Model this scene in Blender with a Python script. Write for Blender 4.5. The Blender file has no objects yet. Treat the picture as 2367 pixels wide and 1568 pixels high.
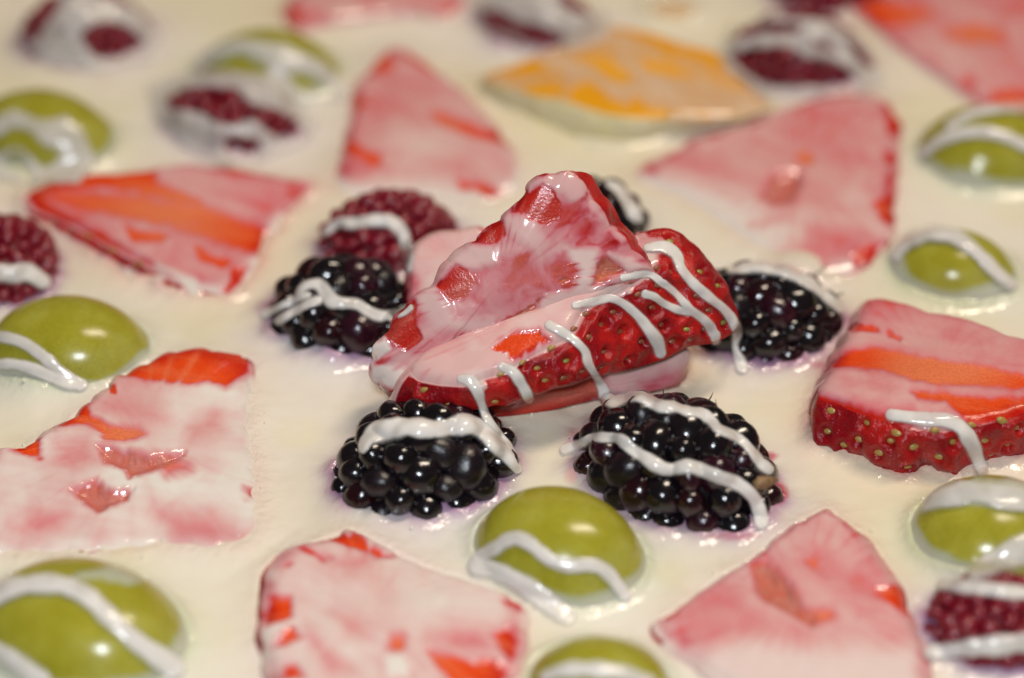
import bpy, bmesh, math, random
import numpy as np
from mathutils import Vector, Matrix, Euler
from mathutils.bvhtree import BVHTree

random.seed(7); RNG = np.random.default_rng(7)
scn = bpy.context.scene
C = scn.collection
S = 0.01                                   # everything below is written in centimetres

# ------------------------------------------------------------------ camera
PITCH, DIST, LENS, SENS = math.radians(38), 33.0, 55.0, 23.6
W0, H0 = 2367.0, 1568.0                    # units in which outlines were measured
FPX = W0*LENS/SENS
CAM = np.array([0.0, -DIST*math.cos(PITCH), DIST*math.sin(PITCH)])
FWD = np.array([0.0, math.cos(PITCH), -math.sin(PITCH)])
UP = np.array([0.0, math.sin(PITCH), math.cos(PITCH)])
RIGHT = np.array([1.0, 0.0, 0.0])
cd = bpy.data.cameras.new('camera'); cam = bpy.data.objects.new('camera', cd); C.objects.link(cam)
cam.location = CAM*S; cam.rotation_euler = (math.pi/2-PITCH, 0, 0)
cd.lens, cd.sensor_width, cd.clip_start, cd.clip_end = LENS, SENS, 0.01, 100
cd.dof.use_dof = True; cd.dof.aperture_fstop = 4.2; cd.dof.aperture_blades = 7
scn.camera = cam

def P(px, py, z=0.0):                      # point at height z seen at (px,py)
    d = FWD*FPX + RIGHT*(px-W0/2) + UP*(H0/2-py)
    return CAM + d*((z-CAM[2])/d[2])
def proj(V):
    Q = V-CAM; d = Q@FWD
    return W0/2 + FPX*(Q@RIGHT)/d, H0/2 - FPX*(Q@UP)/d
cd.dof.focus_distance = float((P(1180, 940, .6)-CAM)@FWD)*S

# ------------------------------------------------------------------ light
w = bpy.data.worlds.new('World'); scn.world = w; w.use_nodes = True
bg = w.node_tree.nodes['Background']; bg.inputs[0].default_value = (1.0, .88, .72, 1); bg.inputs[1].default_value = .05
def area(name, loc, look, sx, sy, power, col):
    l = bpy.data.lights.new(name, 'AREA'); l.shape = 'RECTANGLE' if sx != sy else 'DISK'
    l.size = sx*S; l.size_y = sy*S; l.energy = power; l.color = col
    o = bpy.data.objects.new(name, l); C.objects.link(o); o.location = Vector(loc)*S
    o.rotation_euler = (Vector(look)-Vector(loc)).to_track_quat('-Z', 'Y').to_euler(); return o
area('camera_flash', (-1.5, -27.5, 27.5), (0, 0, 0), 5.0, 5.0, .84, (.86, .93, 1.0))
area('ceiling_lamp', (38, 22, 110), (0, 0, 0), 16, 52, 8.8, (1.0, .84, .66))
scn.view_settings.view_transform = 'Standard'; scn.view_settings.look = 'None'
scn.view_settings.exposure = 0.06; scn.view_settings.gamma = 1.0

# ------------------------------------------------------------------ numeric helpers
def _h(i, j, k, s):
    n = (i*374761393 + j*668265263 + k*1274126177 + s*974634777) & 0xffffffff
    n = ((n ^ (n >> 13))*1274126177) & 0xffffffff
    n = n ^ (n >> 16)
    return (n & 0xffff)/65535.0
def vnoise(x, y, z=0.0, s=0):
    x, y, z = np.broadcast_arrays(np.asarray(x, float), np.asarray(y, float), np.asarray(z, float))
    i, j, k = [np.floor(a).astype(np.int64) for a in (x, y, z)]
    f, g, h = x-i, y-j, z-k
    f, g, h = [a*a*(3-2*a) for a in (f, g, h)]
    r = 0
    for a in (0, 1):
        for b in (0, 1):
            for c in (0, 1):
                r = r + _h(i+a, j+b, k+c, s)*(f if a else 1-f)*(g if b else 1-g)*(h if c else 1-h)
    return r*2-1
def fbm(x, y, z=0.0, s=0, o=3):
    r, a = 0, .6
    for n in range(o):
        r = r + a*vnoise(np.asarray(x)*2**n, np.asarray(y)*2**n, np.asarray(z)*2**n, s+n); a *= .5
    return r
def sstep(a, b, x):
    t = np.clip((x-a)/(b-a), 0, 1); return t*t*(3-2*t)
def sdpoly(x, y, poly):                    # signed distance, negative inside
    d2 = np.full(x.shape, 1e18); ins = np.zeros(x.shape, bool)
    n = len(poly)
    for a in range(n):
        x0, y0 = poly[a]; x1, y1 = poly[(a+1) % n]
        ex, ey = x1-x0, y1-y0; L = ex*ex+ey*ey+1e-9
        t = np.clip(((x-x0)*ex+(y-y0)*ey)/L, 0, 1)
        d2 = np.minimum(d2, (x-x0-t*ex)**2+(y-y0-t*ey)**2)
        if abs(ey) > 1e-9:
            c = ((y0 <= y) != (y1 <= y)) & (x < x0+(y-y0)*ex/ey); ins ^= c
    d = np.sqrt(d2); return np.where(ins, -d, d)
def catmull(pts, n, closed=True):
    pts = np.asarray(pts, float); m = len(pts)
    if closed: Q = np.vstack([pts[-1], pts, pts[0], pts[1]]); seg = m
    else: Q = np.vstack([2*pts[0]-pts[1], pts, 2*pts[-1]-pts[-2]]); seg = m-1
    out = []
    K = 24
    for i in range(seg):
        a, b, c, d = Q[i], Q[i+1], Q[i+2], Q[i+3]
        t = (np.arange(K)/K)[:, None]
        out.append(.5*((2*b)+(c-a)*t+(2*a-5*b+4*c-d)*t*t+(3*b-a-3*c+d)*t**3))
    D = np.vstack(out+[Q[seg+1][None]])
    L = np.concatenate([[0], np.cumsum(np.linalg.norm(np.diff(D[:, :3], axis=0), axis=1))])
    u = np.linspace(0, L[-1], n+1)[:-1] if closed else np.linspace(0, L[-1], n)
    return np.stack([np.interp(u, L, D[:, k]) for k in range(D.shape[1])], 1)
def vnormals(V, F):
    N = np.zeros_like(V)
    for f in F:
        if len(f) == 0: continue
        a = V[f[:, 0]]; b = V[f[:, 1]]; c = V[f[:, 2]]
        fn = np.cross(b-a, c-a)
        if f.shape[1] == 4: fn = fn + np.cross(c-a, V[f[:, 3]]-a)
        for k in range(f.shape[1]):
            for ax in range(3): N[:, ax] += np.bincount(f[:, k], fn[:, ax], len(V))
    return N/(np.linalg.norm(N, axis=1, keepdims=True)+1e-12)

# ------------------------------------------------------------------ object helpers
def mk_mesh(name, V, F, mat, attrs=None):
    me = bpy.data.meshes.new(name)
    F = [np.asarray(f, np.int32) for f in F if len(f)]
    loops = np.concatenate([f.ravel() for f in F]); tot = np.concatenate([np.full(len(f), f.shape[1], np.int32) for f in F])
    start = np.concatenate([[0], np.cumsum(tot)[:-1]]).astype(np.int32)
    me.vertices.add(len(V)); me.vertices.foreach_set('co', (np.asarray(V)*S).astype(np.float32).ravel())
    me.loops.add(len(loops)); me.loops.foreach_set('vertex_index', loops.astype(np.int32))
    me.polygons.add(len(tot)); me.polygons.foreach_set('loop_start', start)
    me.update(calc_edges=True); me.validate(); me.shade_smooth()
    for k, a in (attrs or {}).items():
        a = np.asarray(a, np.float32)
        if a.ndim == 1:
            me.attributes.new(k, 'FLOAT', 'POINT').data.foreach_set('value', a)
        else:
            me.attributes.new(k, 'FLOAT_COLOR', 'POINT').data.foreach_set('color', np.hstack([a, np.ones((len(a), 1), np.float32)]).ravel())
    if mat: me.materials.append(mat)
    return me
def link(name, data, parent=None, loc=None):
    o = bpy.data.objects.new(name, data); C.objects.link(o)
    if parent: o.parent = parent
    if loc is not None: o.location = Vector(loc)*S
    return o
def tag(o, label, cat, group=None):
    o['label'] = label; o['category'] = cat
    if group: o['group'] = group
    return o
SOLID = {'strawberry': [], 'low': [], 'berry': [], 'grape': [], 'orange': [], 'cream': []}
def solid(kind, V, F):
    SOLID[kind].append((np.asarray(V), [np.asarray(f) for f in F]))
def bvh(kinds, zmax=None):
    VV, FF, n = [], [], 0
    for k in kinds:
        for V, Fs in SOLID[k]:
            for f in Fs:
                if len(f) == 0: continue
                if zmax is not None: f = f[V[f][:, :, 2].min(1) < zmax]
                FF += (f+n).tolist()
            VV += V.tolist(); n += len(V)
    return BVHTree.FromPolygons(VV, FF) if FF else None

# ------------------------------------------------------------------ materials
class NT:
    def __init__(s, name):
        s.m = bpy.data.materials.new(name); s.m.use_nodes = True; s.t = s.m.node_tree; s.t.nodes.clear()
        s.out = s.n('ShaderNodeOutputMaterial'); s.b = s.n('ShaderNodeBsdfPrincipled'); s.l(s.b.outputs[0], s.out.inputs[0])
        s.co = s.n('ShaderNodeTexCoord')
    def n(s, t): return s.t.nodes.new(t)
    def l(s, a, b): s.t.links.new(a, b)
    def attr(s, k, col=False):
        a = s.n('ShaderNodeAttribute'); a.attribute_name = k; return a.outputs['Color' if col else 'Fac']
    def noise(s, scale, detail=3, rough=.55, stretch=None):           # scale per centimetre
        t = s.n('ShaderNodeTexNoise'); t.inputs['Scale'].default_value = scale*100
        t.inputs['Detail'].default_value = detail; t.inputs['Roughness'].default_value = rough
        v = s.co.outputs['Object']
        if stretch:
            mp = s.n('ShaderNodeMapping'); mp.inputs['Scale'].default_value = stretch; s.l(v, mp.inputs[0]); v = mp.outputs[0]
        s.l(v, t.inputs['Vector']); return t.outputs['Fac']
    def val(s, i, v):
        if hasattr(v, 'links') or isinstance(v, bpy.types.NodeSocket): s.l(v, i)
        else: i.default_value = v
    def math(s, op, a, b=0.0, clamp=False):
        m = s.n('ShaderNodeMath'); m.operation = op; m.use_clamp = clamp; s.val(m.inputs[0], a); s.val(m.inputs[1], b); return m.outputs[0]
    def rng(s, v, a, b, c=0., d=1., smooth=True):
        m = s.n('ShaderNodeMapRange'); m.interpolation_type = 'SMOOTHSTEP' if smooth else 'LINEAR'
        s.l(v, m.inputs[0])
        for i, q in zip((1, 2, 3, 4), (a, b, c, d)): m.inputs[i].default_value = q
        return m.outputs[0]
    def mix(s, f, a, b, mode='MIX'):
        m = s.n('ShaderNodeMix'); m.data_type = 'RGBA'; m.blend_type = mode
        s.val(m.inputs[0], f)
        for i, q in ((6, a), (7, b)):
            if isinstance(q, tuple): m.inputs[i].default_value = (*q, 1)
            else: s.l(q, m.inputs[i])
        return m.outputs[2]
    def bump(s, h, strength, dist):
        b = s.n('ShaderNodeBump'); b.inputs['Strength'].default_value = strength; b.inputs['Distance'].default_value = dist*S
        s.l(h, b.inputs['Height']); s.l(b.outputs[0], s.b.inputs['Normal']); return b
    def set(s, **k):
        for a, v in k.items(): s.val(s.b.inputs[a.replace('_', ' ')], v)
    def sss(s, wgt, rad, scale):
        s.b.inputs['Subsurface Weight'].default_value = wgt; s.b.inputs['Subsurface Radius'].default_value = rad
        s.b.inputs['Subsurface Scale'].default_value = scale*S

CREAM = (.76, .70, .63)
def film_mat(name, thin, cream=CREAM, flesh_rough=.20, const=None, spots=None, grain=.06, sss=None, bloom=None):
    m = NT(name)
    f = m.attr('film'); fn = m.math('ADD', f, m.math('MULTIPLY', m.math('SUBTRACT', m.noise(6, 3), .5), .08))
    flesh = m.attr('flesh', True) if const is None else m.mix(m.rng(m.noise(2.0, 3), .35, .7), const[0], const[1])
    if bloom:
        flesh = m.mix(m.rng(m.noise(1.1, 4, .6), .45, .75, 0, .38), flesh, bloom); flesh = m.mix(m.rng(m.noise(13, 2, .4), .72, .80, 0, .5), flesh, (.12, .085, .02))
    if spots:
        flesh = m.mix(m.rng(m.noise(7, 2, .4), .66, .78), flesh, spots)
    flesh = m.mix(m.rng(m.noise(26, 3), .3, .75), flesh, m.mix(1.0, flesh, (1.25, 1.2, 1.2), 'MULTIPLY'))
    e = m.rng(fn, .05, .27); e2 = m.rng(fn, .15, 1.0, smooth=False)
    c = m.mix(e, flesh, m.mix(e2, m.mix(.30, thin, flesh), cream))
    m.l(c, m.b.inputs['Base Color'])
    m.set(Roughness=m.rng(e, 0, 1, flesh_rough, .13)); m.l(m.rng(e, 0, 1, .32, .5), m.b.inputs['Specular IOR Level'])
    hb = m.math('ADD', m.math('MULTIPLY', m.noise(30, 3), m.rng(e, 0, 1, 1.0, .05)), m.math('MULTIPLY', m.noise(3.5, 1), .5))
    m.bump(hb, .4, grain*.45)
    if sss: m.sss(*sss)
    return m.m

M = {}
M['flesh'] = film_mat('strawberry_flesh_with_cream_film', (.60, .165, .225), grain=.025)
M['skin'] = film_mat('strawberry_skin', (.60, .18, .20), const=((.22, .004, .008), (.42, .013, .010)), flesh_rough=.13, grain=.10)
M['orange'] = film_mat('orange_flesh_with_cream_film', (.60, .36, .19), grain=.03)
M['rind'] = film_mat('orange_pith', (.60, .53, .34), const=((.62, .55, .27), (.66, .60, .38)), grain=.03)
M['grape'] = film_mat('green_grape', (.40, .43, .33), cream=(.60, .60, .50), const=((.29, .27, .020), (.345, .325, .036)), sss=(.5, (.9, 1, .25), .22), flesh_rough=.20, grain=.004, bloom=(.34, .35, .14))
def simple(name, a, b, scale, rough, grain=None, coat=0, sss=None, gscale=12):
    m = NT(name); m.l(m.mix(m.rng(m.noise(scale), .35, .7), a, b), m.b.inputs['Base Color'])
    m.set(Roughness=rough, Coat_Weight=coat, Coat_Roughness=.06)
    if grain: m.bump(m.noise(gscale, 3), .5, grain)
    if sss: m.sss(*sss)
    return m.m
M['black'] = simple('blackberry_drupelet', (.004, .0035, .005), (.010, .005, .007), 3, .16, .006, .3, gscale=7)
M['black_red'] = simple('blackberry_reddish_drupelet', (.018, .002, .004), (.008, .003, .006), 3, .16, .008, .3, gscale=7)
M['black_dull'] = simple('blackberry_dull_drupelet', (.006, .004, .006), (.012, .006, .009), 5, .27, .012, 0, gscale=9)
M['black_purple'] = simple('blackberry_purple_drupelet', (.026, .003, .009), (.012, .003, .008), 3, .2, .012, .3, gscale=7)
M['rasp'] = simple('raspberry_drupelet', (.16, .002, .013), (.25, .005, .019), 3, .22, .012, .25)
M['rasp_core'] = simple('raspberry_core', (.12, .003, .008), (.16, .005, .010), 3, .5)
M['seed'] = simple('strawberry_seed', (.36, .22, .05), (.44, .31, .08), 8, .35, coat=.3)
M['seed_brown'] = simple('strawberry_seed_brown', (.24, .07, .03), (.34, .14, .05), 8, .35, coat=.3)
M['seed_green'] = simple('strawberry_seed_green', (.26, .28, .05), (.34, .34, .07), 8, .35, coat=.3)
M['hair'] = simple('berry_style_hair', (.05, .018, .01), (.09, .03, .015), 8, .5)
M['sepal'] = simple('dried_sepal', (.16, .085, .035), (.28, .17, .08), 12, .6, .05)
def drizzle_mat():
    m = NT('drizzled_cream'); m.l(m.mix(m.rng(m.noise(1.6, 2), .3, .7), (.71, .68, .65), (.76, .72, .67)), m.b.inputs['Base Color'])
    m.set(Roughness=.15); m.bump(m.noise(2.5, 1), .2, .02)
    tr = m.n('ShaderNodeBsdfTransparent'); mx = m.n('ShaderNodeMixShader')
    m.l(m.rng(m.attr('body'), 0, 1, 0, .97, False), mx.inputs[0]); m.l(tr.outputs[0], mx.inputs[1]); m.l(m.b.outputs[0], mx.inputs[2]); m.l(mx.outputs[0], m.out.inputs[0])
    return m.m
M['drizzle'] = drizzle_mat()
def cream_mat():
    m = NT('cream_pool')
    a = m.mix(m.rng(m.noise(.28, 3, .5), .38, .64), (.80, .735, .63), (.765, .695, .505))
    a = m.mix(m.rng(m.noise(.55, 2, .5), .62, .80, 0, .55), a, (.71, .625, .39))
    a = m.mix(1.0, a, m.attr('tint', True), 'MULTIPLY'); m.l(a, m.b.inputs['Base Color'])
    m.set(Roughness=.13)
    m.bump(m.math('ADD', m.noise(1.5, 2), m.math('MULTIPLY', m.noise(9, 2), m.attr('rim'))), .4, .09)
    return m.m
M['cream'] = cream_mat()

# ------------------------------------------------------------------ fruit builders
def film_field(V, base, patches, streak=None, seed=0, marble=0.0, edge=None, rays=None):
    px, py = proj(V)
    if streak is not None:
        ca, sa = math.cos(streak[0]), math.sin(streak[0])
        u = (px*ca+py*sa)/170.; v = (-px*sa+py*ca)/170.
        mn = fbm(u*3+1.2*fbm(u*2, v*2, 1, seed), v*4+1.2*fbm(u*2, v*2, 7, seed), 0, seed+4, 4)
        f = base + streak[1]*(.8*fbm(u*.7, v*2.4, 0, seed, 2) + .5*fbm(u*.8, v*7, 4, seed+2, 2) + .7*fbm(u*1.1, v*1.1, 3, seed+9, 2)) + marble*mn
    else: f = np.full(len(V), float(base)); mn = 0.0
    if edge is not None: f = np.maximum(f, .95*sstep(.21, .06, V[:, 2])); f = f - .42*sstep(.84, 1.0, edge)*sstep(-.25, .30, fbm(px/70, py/70, 2, seed+60, 2))*sstep(.10, .2, V[:, 2])
    f = np.clip(f, .07 if base > .2 else 0, 1.2)
    if rays is not None: f = np.where(f > .1, f-.16*rays*np.clip(1.3-f, 0, 1), f)
    wx = (0 if rays is None else 9*(rays-.3))+6*fbm(px/26., py/26., 0, seed+3, 2); wy = 4*fbm(px/9., py/9., 0, seed+5, 2)
    for p in patches:
        kind, poly = p[0], p[1]
        soft = p[2] if len(p) > 2 else 6
        val = p[3] if len(p) > 3 else {'bare': 0., 'thin': .24, 'cream': 1., 'hollow': .06}[kind]
        if kind in ('thin', 'cream') and soft > 6: soft *= 1.9
        elif kind == 'hollow': soft *= 2.5
        elif kind in ('bare', 'cream'): soft *= 1.6 if edge is None else 2.2
        if kind == 'thin': val = np.clip(val+marble*.9*mn, .03, 1)
        m = sstep(soft, -soft, sdpoly(px, py, poly)+wx+(wy*.6 if soft < 12 else 0))
        f = f*(1-m)+val*m
    return f, px, py

def flesh_col(t, rays, px, py, streak, seed, pal):
    core, mid, outer = [np.array(c) for c in pal]
    ca, sa = math.cos(streak), math.sin(streak)
    u = (px*ca+py*sa)/170.; v = (-px*sa+py*ca)/170.
    k = sstep(.15, .85, t+.12*fbm(u*1.2, v*4, 0, seed))[:, None]
    k2 = sstep(.80, .99, t+.03*vnoise(u*4, v*4, 1, seed))[:, None]
    c = core*(1-k)+mid*k; c = c*(1-k2)+outer*k2
    s = rays*sstep(1.0, .85, t)
    s = np.clip(s*.5, 0, .6)[:, None]; c = c*(1-s)+np.array(core)*s
    st = np.clip(fbm(u*1.5, v*9, 5, seed)*.5, 0, .4)[:, None]
    return c*(1-st)+np.array(core)*st

PAL = ((.66, .17, .07), (.66, .058, .008), (.46, .012, .005))
PAL_DEEP = ((.46, .10, .07), (.40, .014, .008), (.27, .006, .005))
PAL_RED = ((.62, .06, .012), (.60, .045, .008), (.44, .014, .006))
SEEDMESH = {}
def seed_mesh(kind):
    if kind in SEEDMESH: return SEEDMESH[kind]
    bm = bmesh.new(); bmesh.ops.create_uvsphere(bm, u_segments=10, v_segments=7, radius=1)
    for v in bm.verts:
        q = 1-.35*max(v.co.x, 0); v.co = Vector((v.co.x*.058, v.co.y*.033*q, v.co.z*.024*q))*S
    me = bpy.data.meshes.new('seed'); bm.to_mesh(me); bm.free(); me.shade_smooth(); me.materials.append(M[kind])
    SEEDMESH[kind] = me; return me

def put_seed(parent, base, p, n, along, kind, scale=1.0):
    n = Vector(n).normalized(); a = Vector(along); a = (a-n*a.dot(n)).normalized(); b = n.cross(a)
    R = Matrix((a, b, n)).transposed().to_4x4()
    o = link('seed', seed_mesh(kind), parent)
    o.matrix_local = Matrix.Translation((Vector(p)-Vector(base))*S) @ R @ Matrix.Scale(scale, 4)
    return o

def fruit_slice(name, label, cat, outline, patches=(), base=.55, axis=0., amp=.3, N=420, Mr=80, K=26, dome=.06, pal=PAL,
                seed=0, seeds=(), wallfilm=.0, mat='flesh', matw='skin', drop=None, scallop=.025, bulge=.12, group=None,
                thick=.045, relief=.022, part=('cut_face', 'skin'), seedkind=('seed',), zf=None, sink=1.0, marble=.12, seedscale=1.0, rayn=34, rayamt=1.0, round_=.07, center=None):
    """a slab of cut fruit: a cut face ringed by its skin, cream lying on it in a film of varying thickness"""
    pts, bots = [], []
    for o in outline:
        z = o[2] if len(o) in (3, 6) else zf(o[0], o[1])
        p = P(o[0], o[1], z*sink); pts.append(p)
        if len(o) >= 5: bots.append(P(*o[-3:]))
        else: bots.append(None)
    pts = np.array(pts); c0 = pts.mean(0)
    if center: c0 = P(*center)
    for i, b in enumerate(bots):
        if b is None:
            m = pts[i]-c0; m[2] = 0; m /= np.linalg.norm(m)+1e-9
            bots[i] = pts[i]+np.array(drop) if drop is not None else np.array([*(pts[i][:2]+m[:2]*(.04+.22*pts[i][2])), -.3])
    tall = np.array([1.0 if len(o) >= 5 else 0.0 for o in outline])[:, None]
    L = catmull(np.hstack([pts, np.array(bots), tall]), N); O, B, TL = L[:, :3], L[:, 3:6], np.clip(L[:, 6], 0, 1)
    out = O-c0; out = out/np.linalg.norm(out, axis=1, keepdims=True)
    ph = np.arange(N)/N*2*math.pi
    arc = np.concatenate([[0], np.cumsum(np.linalg.norm(np.diff(O, axis=0), axis=1))])
    sc = scallop*(np.abs(np.sin(arc*math.pi/.42+1.5*vnoise(arc*.7, 0, seed)))-.5) + .8*scallop*fbm(arc*1.3, 0, seed+.5, seed)
    B = B+out*sc[:, None]*.5
    t = np.linspace(0, 1, Mr+1)[1:]; t = 1-(1-t)**1.35
    e1 = O[N//4]-O[3*N//4]; e2 = O[0]-O[N//2]; nn = np.cross(e2, e1); nn /= np.linalg.norm(nn)
    if nn@(CAM-c0) < 0: nn = -nn
    kk = np.exp(-.5*(np.arange(-N//2, N//2)/(N/26))**2); kk /= kk.sum()
    Os = np.stack([np.real(np.fft.ifft(np.fft.fft(O[:, a])*np.fft.fft(np.fft.ifftshift(kk)))) for a in range(3)], 1)
    tb = (t**3)[:, None, None]
    R = c0+((Os-c0)[None]*(1-tb)+(O-c0)[None]*tb)*t[:, None, None] + nn*(dome*(1-t**2))[:, None, None] - nn*(round_*np.clip((t-.88)/.12, 0, 1)**2.5)[:, None, None] + (out*sc[:, None])[None]*(t**9)[:, None, None]
    V = np.vstack([c0+nn*dome, R.reshape(-1, 3)])
    T = np.concatenate([[0], np.repeat(t, N)]); A = np.concatenate([[0], np.tile(ph, Mr)])
    idx = 1+np.arange(Mr*N).reshape(Mr, N); nx = np.roll(idx, -1, 1)
    quad = np.stack([idx[:-1], idx[1:], nx[1:], nx[:-1]], -1).reshape(-1, 4)
    tri = np.stack([np.zeros(N, int), idx[0], nx[0]], -1)
    Fc = [quad, tri]
    aj = A*rayn+3*vnoise(np.cos(A)*3, np.sin(A)*3, T*1.5, seed+7)
    rays = (.5+.5*np.sin(aj))**3*sstep(.15, .5, T)*(.6+.8*vnoise(np.cos(A)*9, np.sin(A)*9, T*2, seed+8))*rayamt
    f, px, py = film_field(V, base, patches, (axis, amp), seed, marble, T if sink < 1 else None, rays)
    fg = film_field(V, base, patches, (axis, amp*.5), seed, 0, T if sink < 1 else None)[0]
    nv = vnormals(V, Fc)
    if nv.mean(0)@nn < 0: Fc = [q[:, ::-1] for q in Fc]; nv = -nv
    ca, sa = math.cos(axis), math.sin(axis)
    u = (px*ca+py*sa)/170.; v = (-px*sa+py*ca)/170.
    h = relief*fbm(u*1.0, v*2.2, 0, seed+21, 2)
    for p in patches:
        if p[0] == 'hollow': h = h-.09*sstep(8, -26, sdpoly(px, py, p[1])+6*fbm(px/18, py/18, 0, 77, 2))
    h = h + thick*np.sqrt(np.clip(fg, 0, 1.2))*sstep(.0, .4, fg) + .02*fbm(px/60, py/60, 0, seed+31, 2)*np.clip(f, 0, 1)
    V2 = V+nv*h[:, None]
    col = flesh_col(T, rays, px, py, axis, seed, pal)
    for p in patches:
        if p[0] == 'hollow':
            m = sstep(10, -10, sdpoly(px, py, p[1]))[:, None]; g = (.5+.5*fbm(px/16, py/16, 0, 5))[:, None]
            col = col*(1-m)+m*(np.array((.48, .20, .15))*(1-g)+np.array((.48, .10, .045))*g)
    loc = np.array([c0[0], c0[1], 0.0])
    root = link(name, None, None, loc); tag(root, label, cat, group)
    link(part[0], mk_mesh(part[0], V2-loc, Fc, M[mat], {'film': f, 'flesh': col}), root)
    # skin wall
    top = V2[idx[-1]]
    s = np.linspace(0, 1, K+1)
    hor = out.copy()
    drp = np.linalg.norm(B-top, axis=1)
    Wv = top[None]*(1-s)[:, None, None]+B[None]*s[:, None, None] + hor[None]*(np.sin(s*math.pi)**.8)[:, None, None]*(bulge*np.clip(drp, 0, 1.0))[None, :, None]
    Vw = np.vstack([Wv.reshape(-1, 3), B.mean(0)])
    wi = np.arange((K+1)*N).reshape(K+1, N); wn = np.roll(wi, -1, 1)
    qw = np.stack([wi[:-1], wi[1:], wn[1:], wn[:-1]], -1).reshape(-1, 4); tb = np.stack([np.full(N, (K+1)*N), wn[-1], wi[-1]], -1)
    Fw = [qw, tb]
    nw = vnormals(Vw, Fw)
    if (nw[wi[K//2]]*hor).sum(1).mean() < 0: Fw = [q[:, ::-1] for q in Fw]; nw = -nw
    wp = [p for p in patches if p[0] in ('cream', 'bare', 'wall')]
    fw, pxw, pyw = film_field(Vw, wallfilm, [p for p in wp if p[0] != 'bare' or wallfilm > 0], (axis, amp*.6 if wallfilm > 0 else 0), seed+40)
    fe = f[idx[-1]]; S_ = np.repeat(s, N); fe = np.tile(fe, K+1); TLr = np.tile(TL, K+1)
    coat = np.maximum(fe, sstep(.35, .95, S_)*.9)*sstep(-.02, .12, fe) + .0
    low = sstep(.10, .02, Vw[:-1, 2])*.9
    run = fe*np.exp(-(S_/.035)**2)*(fe > .1)
    fw[:-1] = np.where(TLr > .5, np.maximum(fw[:-1], run), np.maximum(coat, fw[:-1]) if drop is None else np.maximum(np.maximum(fw[:-1], fe*np.exp(-S_/.5)), 0))
    if drop is None: fw[:-1] = np.maximum(fw[:-1], low)
    hw = .05*fbm(Vw[:, 0]*3.4, Vw[:, 1]*3.4, Vw[:, 2]*3.4, seed, 2) + .045*np.sqrt(np.clip(fw, 0, 1))
    ends = np.concatenate([np.repeat(np.clip(np.sin(s*math.pi)*3, 0, 1), N), [0]])
    spts = []
    vis = ((CAM-Vw)*nw).sum(1) > 0
    for q in seeds:
        d = (pxw-q[0])**2+(pyw-q[1])**2+np.where(vis, 0, 1e6); k = int(d.argmin())
        if d[k] < 900: spts.append((k, q[2] if len(q) > 2 else None))
    for k, _ in spts:
        d2 = ((Vw-Vw[k])**2).sum(1)*random.uniform(.75, 1.5); hw = hw-random.uniform(.08, .19)*np.exp(-d2/.085**2)+.09*np.exp(-d2/.16**2)
    Vw2 = Vw+nw*(hw*ends)[:, None]
    link(part[1], mk_mesh(part[1], Vw2-loc, Fw, M[matw], {'film': fw}), root)
    al = RIGHT*math.cos(axis)+np.array([0, -math.sin(axis), 0])
    for n_, (k, kd) in enumerate(spts):
        put_seed(root, loc, Vw2[k]+nw[k]*.012, nw[k], al+RNG.normal(0, .15, 3), kd or seedkind[n_ % len(seedkind)], random.uniform(.85, 1.15)*seedscale)
    st = max(1, N//110)
    ci = idx[::4][:, ::st]; ci = np.vstack([ci, idx[-1][None, ::st]]); cn = np.roll(ci, -1, 1)
    kind = 'orange' if mat == 'orange' else ('low' if sink < 1 and seed != 1 else 'strawberry')
    solid(kind, V2, [np.stack([ci[:-1], ci[1:], cn[1:], cn[:-1]], -1).reshape(-1, 4), np.stack([np.zeros(ci.shape[1], int), ci[0], cn[0]], -1)])
    wi2 = wi[::3][:, ::st]; wn2 = np.roll(wi2, -1, 1)
    solid(kind, Vw2, [np.stack([wi2[:-1], wi2[1:], wn2[1:], wn2[:-1]], -1).reshape(-1, 4)])
    return root, loc

def ell(nu, nv):
    th = np.linspace(0, math.pi, nv+1)[1:-1]; ph = np.arange(nu)/nu*2*math.pi
    V = np.stack([np.outer(np.sin(th), np.cos(ph)), np.outer(np.sin(th), np.sin(ph)), np.outer(np.cos(th), np.ones(nu))], -1).reshape(-1, 3)
    n = len(V); V = np.vstack([V, [0, 0, 1], [0, 0, -1]])
    i = np.arange(n).reshape(nv-1, nu); j = np.roll(i, -1, 1)
    q = np.stack([i[:-1], i[1:], j[1:], j[:-1]], -1).reshape(-1, 4)
    return V, [q, np.stack([np.full(nu, n), i[0], j[0]], -1), np.stack([np.full(nu, n+1), j[-1], i[-1]], -1)]
def rotz(a, tilt=0):
    return np.array(Euler((0, tilt, a)).to_matrix())

def grape(label, px, py, zc, a, b, c, yaw, patches=(), seed=0, group='halved green grapes in the cream'):
    zc -= .18; c0 = P(px, py, zc); E, F = ell(110, 70)
    Rm = rotz(math.radians(yaw))
    q = 1+.025*fbm(E[:, 0]*1.2, E[:, 1]*1.2, E[:, 2]*1.2, seed, 2)
    V = (E*q[:, None]*np.array([a, b, c]))@Rm.T+c0
    F = [f[:, ::-1] for f in F] if (vnormals(V, F)*(V-c0)).sum() < 0 else F
    f, _, _ = film_field(V, 0., patches, None, seed)
    f = np.maximum(f, .95*sstep(.30, .06, V[:, 2]+.16*fbm(V[:, 0]*1.3, V[:, 1]*1.3, 0, seed)))
    n = vnormals(V, F); V = V+n*(.035*np.sqrt(np.clip(f, 0, 1)))[:, None]
    loc = np.array([c0[0], c0[1], 0])
    o = link('grape', mk_mesh('grape', V-loc, F, M['grape'], {'film': f}), None, loc); tag(o, label, 'grape', group)
    solid('grape', V, F); return o

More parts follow.
